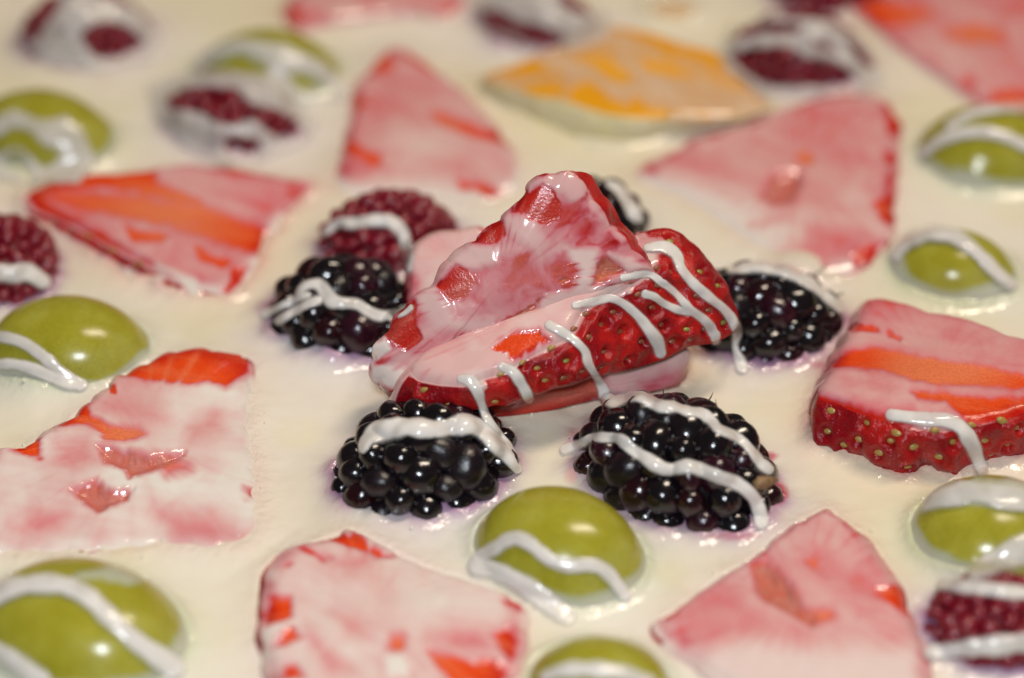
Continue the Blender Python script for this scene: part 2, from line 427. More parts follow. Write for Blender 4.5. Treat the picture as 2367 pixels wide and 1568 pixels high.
def drup_mesh(kind, mat, seed):
    bm = bmesh.new(); bmesh.ops.create_icosphere(bm, subdivisions=3, radius=1)
    co = np.array([v.co[:] for v in bm.verts]); k = 1+.11*fbm(co[:, 0]*1.3+seed, co[:, 1]*1.5, co[:, 2]*1.5, seed, 2)
    for v, s in zip(bm.verts, k): v.co = v.co*s*S
    me = bpy.data.meshes.new('drupelet'); bm.to_mesh(me); bm.free(); me.shade_smooth(); me.materials.append(mat); return me
DR = {'black': [drup_mesh('b', M['black'], i) for i in range(4)]+[drup_mesh('b', M['black_red'], 9), drup_mesh('b', M['black_dull'], 10), drup_mesh('b', M['black_purple'], 11)],
      'rasp': [drup_mesh('r', M['rasp'], 20+i) for i in range(3)]}
_bm = bmesh.new(); bmesh.ops.create_icosphere(_bm, subdivisions=2, radius=1)
ICO = np.array([v.co[:] for v in _bm.verts]); ICOF = np.array([[v.index for v in f.verts] for f in _bm.faces]); _bm.free()

def berry(name, label, cat, px, py, zc, a, b, c, yaw, n, r, kind, seed, group=None, tilt=0, taper=.25, zmin=-.12, hairs=0, emb=.55):
    rg = np.random.default_rng(seed)
    c0 = P(px, py, zc); Rm = rotz(math.radians(yaw), math.radians(tilt)); loc = np.array([c0[0], c0[1], 0])
    root = link(name, None, None, loc); tag(root, label, cat, group)
    E, F = ell(28, 18); V = (E*np.array([a, b, c])*.86)@Rm.T+c0
    link('core', mk_mesh('core', V-loc, F, M['black'] if kind == 'black' else M['rasp_core']), root)
    solid('berry', V, F)
    # relaxed points on the ellipsoid
    i = np.arange(n)+.5; ph = np.arccos(1-2*i/n); th = math.pi*(1+5**.5)*i
    D = np.stack([np.cos(ph), np.sin(ph)*np.cos(th), np.sin(ph)*np.sin(th)], 1)+rg.normal(0, .09, (n, 3))
    X = D/np.linalg.norm(D, axis=1, keepdims=True)*np.array([a, b, c])
    for it in range(12):
        d = X[:, None]-X[None]; L = np.linalg.norm(d, axis=2)+np.eye(n)*9
        push = (d/L[..., None]*np.clip(2.1*r-L, 0, None)[..., None]).sum(1)*.25
        X = X+push; X = X/np.sqrt(((X/np.array([a, b, c]))**2).sum(1, keepdims=True))
    k = 1-taper*np.clip(X[:, 0]/a, 0, 1)**2
    X[:, 1:] *= k[:, None]
    for m in range(n):
        nor = X[m]/np.array([a, b, c])**2; nor /= np.linalg.norm(nor)
        rr = r*rg.uniform(.74, 1.24)*(1-.35*abs(X[m, 0]/a)**3)
        wp = Rm@(X[m]-nor*rr*emb)+c0
        if wp[2]+rr < zmin+.1: continue
        me = DR[kind][min(int(rg.integers(0, len(DR[kind])*1)), len(DR[kind])-1)]
        o = link('drupelet', me, root)
        nw = Vector(Rm@nor); q = nw.to_track_quat('Z', 'X')
        e = Matrix.Diagonal((rr*rg.uniform(.82, 1.06), rr*rg.uniform(.9, 1.22), rr*rg.uniform(.9, 1.15), 1))
        Mx = q.to_matrix().to_4x4() @ Matrix.Rotation(rg.uniform(0, 6.28), 4, 'Z') @ e
        o.matrix_local = Matrix.Translation(Vector(wp-loc)*S) @ Mx
        solid('berry', ICO@np.array(Mx)[:3, :3].T+wp, [ICOF])
        if hairs and rg.uniform() < hairs:
            hp = wp+np.array(nw)*rr*1.02; tip = hp+(np.array(nw)*.6+rg.normal(0, .5, 3))*rr*.55
            hair(root, loc, hp, tip)
    return root, loc
def hair(root, loc, a, b):
    a, b = np.array(a), np.array(b); mid = (a+b)/2+RNG.normal(0, .02, 3); ax = b-a; s = np.cross(ax, [.3, .5, .8]); s /= np.linalg.norm(s)+1e-9; t = np.cross(ax, s); t /= np.linalg.norm(t)+1e-9
    V, w = [], (.011, .009, .003)
    for p, r in zip((a, mid, b), w):
        for k in range(4): V.append(p+r*(s*math.cos(k*1.57)+t*math.sin(k*1.57)))
    F = [[k+4*l, (k+1) % 4+4*l, (k+1) % 4+4*l+4, k+4*l+4] for l in (0, 1) for k in range(4)]
    link('hair', mk_mesh('hair', np.array(V)-loc, [np.array(F)], M['hair']), root)

def cr(m, *pts):                            # outline measured in an enlargement: m = (x0, y0, scale)
    return [(m[0]+p[0]*m[2], m[1]+p[1]*m[2], *p[2:]) for p in pts]
ZC = (832, 370, .3906); ZL = (0, 351, .3125); ZB = (0, 684, .401); ZR = (1812, 518, .3893); Z7 = (1442, 185, .3067)
Z6 = (647, 0, .3125); ZT = (1664, 0, .3066); ZM = (573, 1202, .2812); ZQ = (1479, 1091, .375); ZO = (1109.6, 0, .3125)

# ------------------------------------------------------------------ strawberries lying in the cream
SG = 'strawberry slices lying in the cream'
fruit_slice('strawberry_slice', 'long strawberry slice with orange red stripes pointing left, above the left grape', 'strawberry',
    [(58, 462, .30, 62, 492, 0), (78, 434, .38), (162, 404, .45), (272, 397, .48), (350, 388, .48), (437, 379, .48), (562, 388, .45), (672, 409, .38), (712, 423, .3), (687, 456, .25), (625, 532, .2), (594, 595, .2), (566, 640, .2), (531, 677, .18, 533, 695, 0),
     (487, 668, .22, 475, 697, 0), (406, 645, .28, 395, 684, 0), (359, 620, .3, 345, 643, 0), (306, 592, .32, 300, 632, 0), (250, 560, .32, 240, 602, 0), (175, 520, .32, 165, 560, 0), (120, 495, .32, 105, 530, 0), (72, 478, .3, 72, 515, 0)],
    [('bare', cr(ZL, (190, 330), (230, 280), (520, 150), (870, 120), (1130, 120), (1150, 230), (1250, 300), (1400, 330), (1470, 370), (1350, 375), (1000, 290), (700, 270), (420, 300)), 5),
     ('thin', cr(ZL, (330, 330), (700, 300), (1000, 330), (1500, 400), (1960, 560), (1960, 780), (1500, 640), (1100, 540), (700, 450)), 10, .10),
     ('bare', cr(ZL, (400, 330), (700, 340), (1000, 400), (1400, 470), (1350, 520), (1000, 470), (700, 410)), 9, .04),
     ('bare', cr(ZL, (1500, 500), (1700, 510), (1960, 620), (1900, 760), (1700, 680), (1500, 570)), 9, .05),
     ('bare', cr(ZL, (920, 540), (1000, 600), (1250, 630), (1200, 670), (980, 650)), 4), ('bare', cr(ZL, (1450, 710), (1560, 790), (1710, 830), (1640, 855), (1480, 815)), 4),
     ('bare', cr(ZL, (1720, 870), (1840, 860), (1770, 960), (1680, 1060), (1640, 1040), (1710, 970)), 4), ('bare', cr(ZL, (2150, 400), (2290, 230), (2250, 300), (2100, 440)), 4),
     ('cream', [(365, 615), (395, 630), (425, 660), (440, 700), (470, 690), (450, 650)], 6), ('cream', [(350, 640), (380, 640), (380, 670), (350, 660)], 5)],
    base=.36, axis=.32, amp=.28, sink=0.62, seed=1, seeds=[(205, 548), (165, 540), (262, 582), (240, 575), (327, 605), (312, 622), (400, 675), (120, 515)], seedkind=('seed', 'seed_brown'), group=SG, N=460, Mr=90, rayamt=.25)

fruit_slice('strawberry_slice', 'big creamy strawberry slice with bare red top edge and torn middle, at the left edge', 'strawberry',
    [(-24, 1045, .45), (36, 1041, .5), (96, 1005, .55), (136, 981, .55), (209, 925, .55), (241, 901, .55), (273, 868, .55), (301, 852, .55), (361, 824, .55), (393, 808, .55), (441, 803, .55), (481, 800, .55), (529, 813, .5), (562, 817, .40), (573, 850, .3), (577, 925, .18),
     (583, 1045, .12), (597, 1145, .1), (603, 1205, .1), (597, 1247, .1), (501, 1268, .1), (361, 1264, .1), (225, 1266, .2, 225, 1288, 0), (170, 1272, .2, 165, 1292, 0), (120, 1277, .16), (0, 1277, .16, 0, 1293, 0), (-60, 1273, .2), (-80, 1165, .3)],
    [('bare', cr(ZB, (700, 460), (740, 380), (900, 320), (980, 280), (1100, 270), (1200, 260), (1320, 300), (1450, 300), (1440, 450), (1300, 540), (1200, 500), (1090, 520), (880, 490)), 6),
     ('bare', cr(ZB, (320, 770), (400, 680), (530, 580), (530, 690), (640, 740), (800, 765), (840, 800), (720, 845), (600, 830), (580, 790), (480, 750), (400, 745)), 6),
     ('bare', cr(ZB, (60, 890), (240, 780), (235, 940), (150, 925)), 5), ('thin', cr(ZB, (330, 860), (500, 830), (560, 960), (420, 1010), (330, 960)), 16, .30),
     ('thin', cr(ZB, (560, 620), (700, 540), (900, 600), (960, 730), (800, 760), (640, 720)), 22, .35),
     ('thin', cr(ZB, (900, 900), (1100, 960), (1110, 1020), (950, 1050)), 10, .2), ('thin', cr(ZB, (1080, 760), (1250, 680), (1270, 760), (1100, 850)), 18, .38),
     ('thin', cr(ZB, (900, 1240), (1200, 1260), (1480, 1380), (1490, 1440), (1000, 1450), (950, 1350)), 22, .3), ('thin', cr(ZB, (60, 1350), (200, 1240), (380, 1260), (340, 1350), (120, 1440)), 25, .3),
     ('thin', cr(ZB, (1400, 1100), (1480, 1110), (1490, 1190), (1420, 1180)), 7, .14), ('bare', cr(ZB, (640, 530), (660, 530), (660, 560), (640, 555)), 3),
     ('hollow', cr(ZB, (560, 870), (740, 885), (860, 920), (1070, 900), (1060, 925), (960, 975), (740, 1060), (720, 1000), (600, 960)), 5, .12), ('hollow', cr(ZB, (400, 1120), (560, 1070), (640, 1120), (770, 1110), (740, 1180), (560, 1255), (480, 1200)), 5, .12)],
    base=.84, axis=.15, amp=.3, scallop=.06, sink=0.62, seed=2, seeds=[(188, 1268)], group=SG, N=520, Mr=120, thick=.03)

fruit_slice('strawberry_slice', 'strawberry slice with tall seeded red side and orange stripes, at the right edge', 'strawberry',
    [(2011, 687, .55), (2084, 695, .62), (2147, 718, .66), (2201, 724, .68), (2279, 748, .7), (2330, 771, .72), (2367, 780, .72), (2435, 800, .72), (2458, 868, .75), (2440, 945, .75, 2450, 1030, 0), (2367, 944, .78, 2376, 1053, 0), (2318, 960, .78, 2338, 1064, 0), (2275, 970, .78, 2299, 1059, 0), (2232, 972, .78, 2240, 1085, 0), (2200, 980, .78, 2195, 1106, 0), (2162, 984, .78, 2139, 1084, 0),
     (2085, 975, .78, 2100, 1103, 0), (2030, 960, .76, 2030, 1087, 0), (1987, 946, .74, 1983, 1060, 0), (1929, 923, .7, 1905, 1044, 0), (1892, 905, .66, 1882, 1016, 0), (1925, 849, .6), (1956, 779, .56), (1983, 736, .54)],
    [('bare', cr(ZR, (270, 870), (370, 770), (500, 740), (700, 770), (900, 810), (1200, 870), (1500, 940), (1500, 975), (1200, 965), (1000, 955), (760, 925), (600, 865), (420, 850)), 10),
     ('bare', cr(ZR, (760, 1000), (900, 1000), (1200, 1030), (1500, 1060), (1500, 1140), (1100, 1180), (960, 1060), (800, 1040)), 10), ('thin', cr(ZR, (390, 590), (560, 620), (570, 645), (400, 645)), 5, .12), ('thin', cr(ZR, (620, 640), (700, 680), (690, 700), (630, 670)), 6, .15),
     ('bare', cr(ZR, (180, 1000), (330, 1055), (480, 1115), (700, 1175), (640, 1200), (170, 1100)), 10), ('bare', cr(ZR, (790, 490), (840, 500), (920, 515), (860, 530)), 3)],
    base=.36, axis=.16, amp=.22, seed=3, seeds=[(1923, 949), (2001, 979), (1985, 1017), (2077, 999), (2032, 1047), (2112, 1034), (2162, 993), (2207, 1024), (2172, 1055), (2100, 1081), (2186, 1094), (1913, 1042), (2244, 971), (2277, 1018), (2314, 962), (2353, 991), (2328, 1036), (1908, 1000), (1950, 1030), (2060, 1020), (2290, 1048)],
    group=SG, N=620, Mr=90, K=44, bulge=.10, seedscale=1.35, rayamt=.25)

fruit_slice('strawberry_slice', 'upright narrow strawberry slice under pink cream, behind the central pile to the left', 'strawberry',
    [(922, 109, .35), (885, 122, .35), (859, 150, .33), (845, 172, .32), (822, 198, .32), (817, 244, .32), (803, 306, .32), (794, 353, .3), (788, 397, .28), (799, 435, .22), (845, 452, .15), (928, 458, .12), (1022, 462, .12), (1120, 465, .15), (1180, 440, .2), (1191, 410, .25), (1188, 369, .3), (1176, 335, .32), (1147, 303, .34), (1106, 250, .35), (1069, 212, .35), (1022, 172, .36), (972, 132, .36)],
    [('bare', cr(Z6, (630, 540), (740, 390), (820, 450), (820, 520), (740, 545)), 6), ('bare', cr(Z6, (850, 340), (930, 350), (1080, 440), (1220, 560), (1150, 565), (950, 435)), 5), ('bare', cr(Z6, (1130, 840), (1200, 850), (1400, 930), (1500, 970), (1620, 960), (1700, 1090), (1500, 1040), (1300, 970), (1160, 900)), 6),
     ('bare', cr(Z6, (450, 1130), (500, 1000), (590, 1090), (750, 1150), (760, 1230), (660, 1225), (540, 1150)), 6), ('bare', cr(Z6, (1300, 1340), (1400, 1340), (1560, 1390), (1670, 1430), (1580, 1460), (1330, 1395)), 6), ('bare', cr(Z6, (540, 690), (610, 735), (580, 795), (540, 780)), 6),
     ('bare', cr(Z6, (440, 1250), (480, 1220), (520, 1270), (480, 1310)), 5), ('thin', cr(Z6, (450, 1180), (600, 1160), (620, 1280), (480, 1300)), 12, .24), ('thin', cr(Z6, (980, 600), (1100, 600), (1100, 680), (980, 690)), 22, .33)],
    base=.42, axis=.2, amp=.22, sink=0.55, seed=4, group=SG)

fruit_slice('strawberry_slice', 'large pink cream coated strawberry slice with round hollow, behind the right blackberry', 'strawberry',
    [(1488, 400, .28), (1503, 375, .3), (1577, 338, .34), (1601, 318, .36), (1675, 297, .38), (1730, 283, .4), (1770, 265, .4), (1841, 240, .4), (1902, 219, .4), (1979, 210, .4), (2040, 226, .4), (2062, 250, .4), (2080, 275, .4), (2073, 317, .4), (2066, 369, .4), (2062, 455, .38), (2058, 516, .36), (2037, 568, .3, 2040, 590, 0), (1994, 608, .25, 2000, 632, 0), (1948, 625, .2, 1950, 650, 0), (1896, 637, .18), (1841, 630, .14), (1795, 600, .14), (1749, 568, .14), (1657, 507, .16), (1565, 446, .2)],
    [('bare', cr(Z7, (920, 350), (1000, 270), (1080, 270), (1020, 335)), 5), ('bare', cr(Z7, (500, 440), (680, 370), (780, 360), (740, 420), (640, 445)), 5), ('bare', cr(Z7, (1990, 400), (1990, 300), (2040, 250), (2110, 280), (2060, 440)), 5), ('bare', cr(Z7, (1950, 560), (2000, 530), (2050, 600), (2020, 650), (1970, 630)), 5),
     ('bare', cr(Z7, (1870, 950), (2040, 870), (2040, 1090), (1950, 1040)), 5), ('bare', cr(Z7, (1300, 590), (1350, 560), (1425, 610), (1380, 645)), 5), ('bare', cr(Z7, (1710, 1340), (1800, 1280), (1950, 1220), (1870, 1360), (1740, 1430)), 5), ('bare', cr(Z7, (130, 710), (190, 630), (260, 680), (240, 740)), 5),
     ('hollow', cr(Z7, (1010, 890), (1100, 740), (1160, 690), (1330, 685), (1350, 800), (1270, 930), (1130, 960)), 7, .13), ('thin', cr(Z7, (380, 560), (520, 590), (760, 690), (600, 750), (440, 680)), 22, .28), ('thin', cr(Z7, (1400, 1170), (1780, 1160), (1760, 1250), (1450, 1230)), 16, .24), ('thin', cr(Z7, (1120, 1340), (1300, 1260), (1680, 1230), (1600, 1400), (1400, 1450)), 16, .27),
     ('cream', cr(Z7, (150, 760), (400, 760), (900, 960), (1300, 1160), (1100, 1260), (700, 1060)), 25, .95), ('thin', cr(Z7, (960, 1110), (1100, 1060), (1200, 1050), (1050, 1120)), 10, .3)],
    base=.44, axis=.35, amp=.2, sink=0.55, seed=5, group=SG)

fruit_slice('strawberry_slice', 'cream coated strawberry slice with red corners at the bottom edge, left of centre grape', 'strawberry',
    [(818, 1227, .3), (770, 1236, .35), (736, 1250, .38), (691, 1255, .4), (643, 1285, .4, 630, 1310, 0), (617, 1337, .4, 603, 1365, 0), (614, 1399, .42, 600, 1430, 0), (612, 1455, .42, 600, 1490, 0), (626, 1511, .42), (645, 1568, .42), (660, 1624, .42), (826, 1680, .42), (1023, 1666, .42), (1135, 1612, .4), (1178, 1548, .38), (1200, 1483, .34), (1203, 1421, .3), (1186, 1382, .26), (1107, 1354, .2), (1023, 1326, .18), (939, 1295, .18), (868, 1253, .2)],
    [('bare', cr(ZM, (560, 170), (740, 100), (820, 140), (860, 100), (1010, 220), (1190, 320), (1100, 345), (900, 265), (720, 195), (640, 195)), 5), ('bare', cr(ZM, (420, 240), (500, 245), (710, 340), (620, 355), (520, 295)), 5), ('bare', cr(ZM, (290, 400), (340, 360), (380, 375), (330, 405)), 4),
     ('bare', cr(ZM, (190, 640), (360, 640), (365, 810), (150, 890), (140, 830)), 5), ('bare', cr(ZM, (190, 1060), (350, 890), (460, 980), (360, 1015), (240, 1050)), 5), ('bare', cr(ZM, (290, 1210), (410, 1210), (470, 1310), (310, 1320)), 5),
     ('bare', cr(ZM, (1150, 1080), (1180, 965), (1290, 965), (1305, 1065), (1230, 1115)), 7), ('bare', cr(ZM, (1480, 1080), (1700, 1105), (1850, 1160), (1980, 1150), (2140, 1240), (2070, 1360), (1700, 1360), (1560, 1210)), 6), ('bare', cr(ZM, (1990, 970), (2130, 900), (2220, 1020), (2170, 1150), (2060, 1050)), 5), ('bare', cr(ZM, (2090, 690), (2150, 640), (2260, 710), (2230, 770)), 5),
     ('thin', cr(ZM, (620, 340), (1000, 330), (900, 430), (700, 420)), 16, .28), ('thin', cr(ZM, (700, 760), (900, 820), (1000, 980), (820, 960)), 18, .32), ('thin', cr(ZM, (1480, 960), (1750, 900), (2000, 950), (2000, 1100), (1600, 1080)), 18, .27), ('thin', cr(ZM, (480, 900), (640, 1050), (900, 1250), (700, 1250), (500, 1050)), 16, .32), ('cream', cr(ZM, (1250, 580), (1800, 600), (2000, 760), (1400, 800)), 30, .95), ('cream', cr(ZM, (1150, 1150), (1260, 1130), (1330, 1200), (1280, 1300), (1160, 1280)), 8, 1.1)],
    base=.72, axis=.55, amp=.2, sink=0.6, seed=6, group=SG)

fruit_slice('strawberry_slice', 'pointed pink strawberry slice with oval hollow at the bottom right', 'strawberry',
    [(1910, 1168, .35), (1908, 1170, .35), (1854, 1202, .3), (1798, 1246, .26), (1742, 1290, .22), (1667, 1335, .2), (1592, 1387, .22), (1526, 1427, .24), (1517, 1451, .26, 1508, 1470, 0), (1573, 1496, .3), (1622, 1522, .34), (1685, 1567, .36), (1779, 1616, .38), (1967, 1654, .4), (2098, 1616, .4), (2140, 1541, .36), (2109, 1447, .36), (2094, 1399, .38), (2079, 1350, .38), (2042, 1305, .38), (1993, 1237, .38), (1948, 1192, .36)],
    [('bare', cr(ZQ, (90, 910), (240, 810), (255, 850), (180, 920)), 5), ('bare', cr(ZQ, (1380, 740), (1550, 700), (1630, 760), (1660, 840), (1580, 840), (1480, 775)), 5), ('bare', cr(ZQ, (1020, 560), (1100, 520), (1180, 590), (1160, 645), (1060, 605)), 9), ('bare', cr(ZQ, (360, 1130), (430, 1100), (560, 1250), (480, 1220)), 5),
     ('thin', cr(ZQ, (1150, 200), (1260, 270), (1400, 420), (1330, 390), (1150, 250), (1000, 330), (960, 320)), 6, .22), ('thin', cr(ZQ, (980, 480), (1150, 500), (1400, 650), (1500, 760), (1400, 780), (1150, 660)), 14, .24), ('thin', cr(ZQ, (250, 850), (500, 690), (640, 760), (600, 860), (360, 930)), 16, .28), ('thin', cr(ZQ, (300, 930), (700, 880), (1100, 1060), (900, 1090), (400, 1000)), 20, .3), ('thin', cr(ZQ, (1050, 900), (1200, 830), (1210, 900), (1100, 950)), 10, .16),
     ('hollow', cr(ZQ, (690, 570), (780, 560), (840, 600), (930, 690), (1010, 830), (1100, 900), (1060, 960), (960, 900), (800, 820), (700, 740)), 6, .10), ('cream', cr(ZQ, (350, 1120), (700, 1030), (1100, 1100), (1700, 1090), (1800, 1500), (400, 1500)), 22, .8)],
    base=.46, axis=.7, amp=.17, sink=0.6, seed=7, group=SG)

fruit_slice('strawberry_slice', 'blurred strawberry slice with orange streaks cut off by the top right corner', 'strawberry',
    [(1971, 12, .35), (2017, -12, .4), (2185, -30, .45), (2430, -18, .45), (2461, 215, .4), (2415, 245, .35, 2420, 275, 0), (2308, 245, .34, 2310, 265, 0), (2277, 239, .3), (2231, 215, .28), (2170, 172, .26), (2109, 132, .26), (2047, 80, .28), (2007, 40, .3)],
    [('bare', cr(ZT, (1020, 30), (1200, 10), (1400, 60), (1600, 130), (1400, 175), (1200, 195), (1130, 130)), 8), ('bare', cr(ZT, (1710, 260), (1900, 190), (2100, 235), (2150, 315), (1900, 315)), 9), ('bare', cr(ZT, (2030, 810), (2080, 695), (2450, 680), (2450, 820)), 5), ('thin', cr(ZT, (1810, 640), (1880, 560), (1950, 620), (1880, 690)), 7, .1), ('thin', cr(ZT, (1850, 20), (2300, 20), (2300, 130), (2100, 100)), 14, .22), ('thin', cr(ZT, (1500, 420), (1600, 430), (1700, 520), (1600, 500)), 10, .24)],
    base=.36, axis=.5, amp=.22, sink=0.6, seed=8, group=SG, N=320, Mr=60, dome=.1)
fruit_slice('strawberry_slice', 'blurred pink strawberry slice cut off by the top edge, left of the orange', 'strawberry',
    [(666, 6, .3), (673, 45, .28, 668, 62, 0), (691, 62, .25, 690, 78, 0), (756, 54, .22), (866, 40, .2), (960, 33, .2), (1022, 38, .22), (1062, 19, .25), (1069, -16, .3), (960, -47, .3), (741, -38, .3)],
    [('bare', cr(Z6, (60, 50), (140, 60), (185, 150), (130, 205), (80, 140)), 5), ('bare', cr(Z6, (1160, 70), (1290, 45), (1320, 80), (1220, 115)), 6), ('thin', cr(Z6, (150, 60), (350, 90), (360, 180), (180, 190)), 12, .2), ('thin', cr(Z6, (600, -20), (700, -20), (690, 20), (620, 15)), 8, .12)],
    base=.5, axis=0, amp=.17, sink=0.6, seed=9, group=SG, N=300, Mr=50)

# ------------------------------------------------------------------ the strawberry pile in the middle
z1 = lambda x, y: 3.2-.0002*(x-1320)-.00505*(y-397)
PG = 'strawberry slices piled in the middle'
fruit_slice('strawberry_slice', 'glossy pointed strawberry slice on top of the central pile, cut face to the front', 'strawberry',
    [(1312, 402, z1(1312, 402), 1330, 396, 3.05), (1340, 424, z1(1340, 424), 1362, 408, 2.95), (1355, 445, z1(1355, 445), 1385, 436, 2.8), (1382, 484, z1(1382, 484), 1410, 470, 2.6), (1410, 526, z1(1410, 526), 1436, 510, 2.35), (1443, 562, z1(1443, 562), 1462, 545, 2.1), (1478, 592, z1(1478, 592), 1487, 575, 1.9), (1496, 616, z1(1496, 616)), (1490, 632, z1(1490, 632)),
     (1465, 645, 1.95), (1418, 664, 1.86), (1371, 682, 1.78), (1320, 706, 1.66), (1254, 730, 1.56), (1184, 752, 1.46), (1105, 775, 1.34), (1027, 800, 1.22), (985, 830, 1.05), (968, 870, .86), (961, 920, .66), (922, 918, .68), (891, 893, .78), (863, 874, .86), (859, 852, .98), (870, 835, 1.05), (867, 808, 1.18), (883, 784, 1.3), (902, 761, 1.42), (934, 714, 1.65), (969, 677, 1.83), (1000, 661, 1.9), (1020, 636, 2.03), (1035, 606, 2.17), (1074, 577, 2.3), (1090, 561, 2.38), (1113, 542, 2.47), (1152, 511, 2.62), (1184, 483, 2.76), (1205, 460, 2.88), (1224, 430, 3.02), (1256, 406, 3.15), (1285, 402, 3.17)],
    [('thin', cr(ZC, (1130, 260), (1300, 250), (1480, 420), (1540, 520), (1400, 520), (1200, 420)), 14, .15), ('thin', cr(ZC, (620, 640), (900, 600), (1000, 760), (760, 880), (560, 830)), 14, .12), ('thin', cr(ZC, (760, 560), (1200, 620), (1180, 760), (900, 900), (700, 930)), 14, .17), ('thin', cr(ZC, (1000, 740), (1180, 690), (1220, 760), (1080, 830), (990, 860)), 8, .20),
     ('bare', cr(ZC, (900, 310), (975, 180), (1060, 125), (1125, 160), (1185, 255), (1170, 345), (1110, 380), (1000, 345)), 3), ('bare', cr(ZC, (650, 505), (720, 430), (850, 330), (860, 440), (800, 495), (720, 510)), 4), ('bare', cr(ZC, (450, 750), (500, 655), (570, 600), (640, 660), (665, 720), (615, 820), (530, 825)), 3),
     ('bare', cr(ZC, (160, 1050), (250, 920), (330, 830), (325, 960), (370, 1060), (280, 1120), (200, 1090)), 4), ('hollow', cr(ZC, (1380, 750), (1400, 620), (1460, 575), (1530, 620), (1560, 650), (1450, 720)), 3, .05), ('hollow', cr(ZC, (1180, 715), (1215, 700), (1228, 705), (1200, 725)), 2, 0), ('hollow', cr(ZC, (840, 965), (950, 905), (1080, 815), (1040, 880), (900, 955)), 2, .02),
     ('cream', cr(ZC, (990, 130), (1240, 70), (1320, 130), (1330, 220), (1240, 230), (1150, 160), (1080, 130), (1000, 180)), 6, .5), ('cream', cr(ZC, (850, 340), (960, 330), (1100, 480), (1060, 560), (900, 440)), 8, .55), ('cream', cr(ZC, (480, 690), (540, 590), (650, 510), (800, 520), (800, 600), (680, 640), (560, 610)), 8, .6), ('cream', cr(ZC, (1220, 520), (1400, 540), (1380, 640), (1360, 770), (1260, 800), (1300, 650)), 7, .72),
     ('cream', cr(ZC, (340, 780), (430, 760), (520, 860), (560, 950), (780, 950), (740, 1010), (460, 990), (370, 880)), 8, .6), ('cream', cr(ZC, (60, 1120), (150, 1060), (180, 1120), (110, 1180)), 4, .9), ('cream', cr(ZC, (60, 1200), (250, 1230), (330, 1300), (200, 1340), (80, 1300)), 6, .85), ('cream', cr(ZC, (1480, 560), (1600, 580), (1710, 640), (1600, 650), (1530, 600)), 5, .6), ('cream', cr(ZC, (1330, 150), (1400, 280), (1550, 470), (1500, 440), (1360, 270)), 5, .45), ('cream', cr(ZC, (1100, 800), (1400, 750), (1500, 760), (1350, 850), (1050, 900)), 6, .62)],
    base=.30, axis=-.65, amp=.22, seed=10, N=760, Mr=150, K=26, drop=(.05, .35, -.42), pal=PAL_DEEP, thick=.028, relief=.02, marble=.26, group=PG, scallop=.05, dome=.10, bulge=.05)

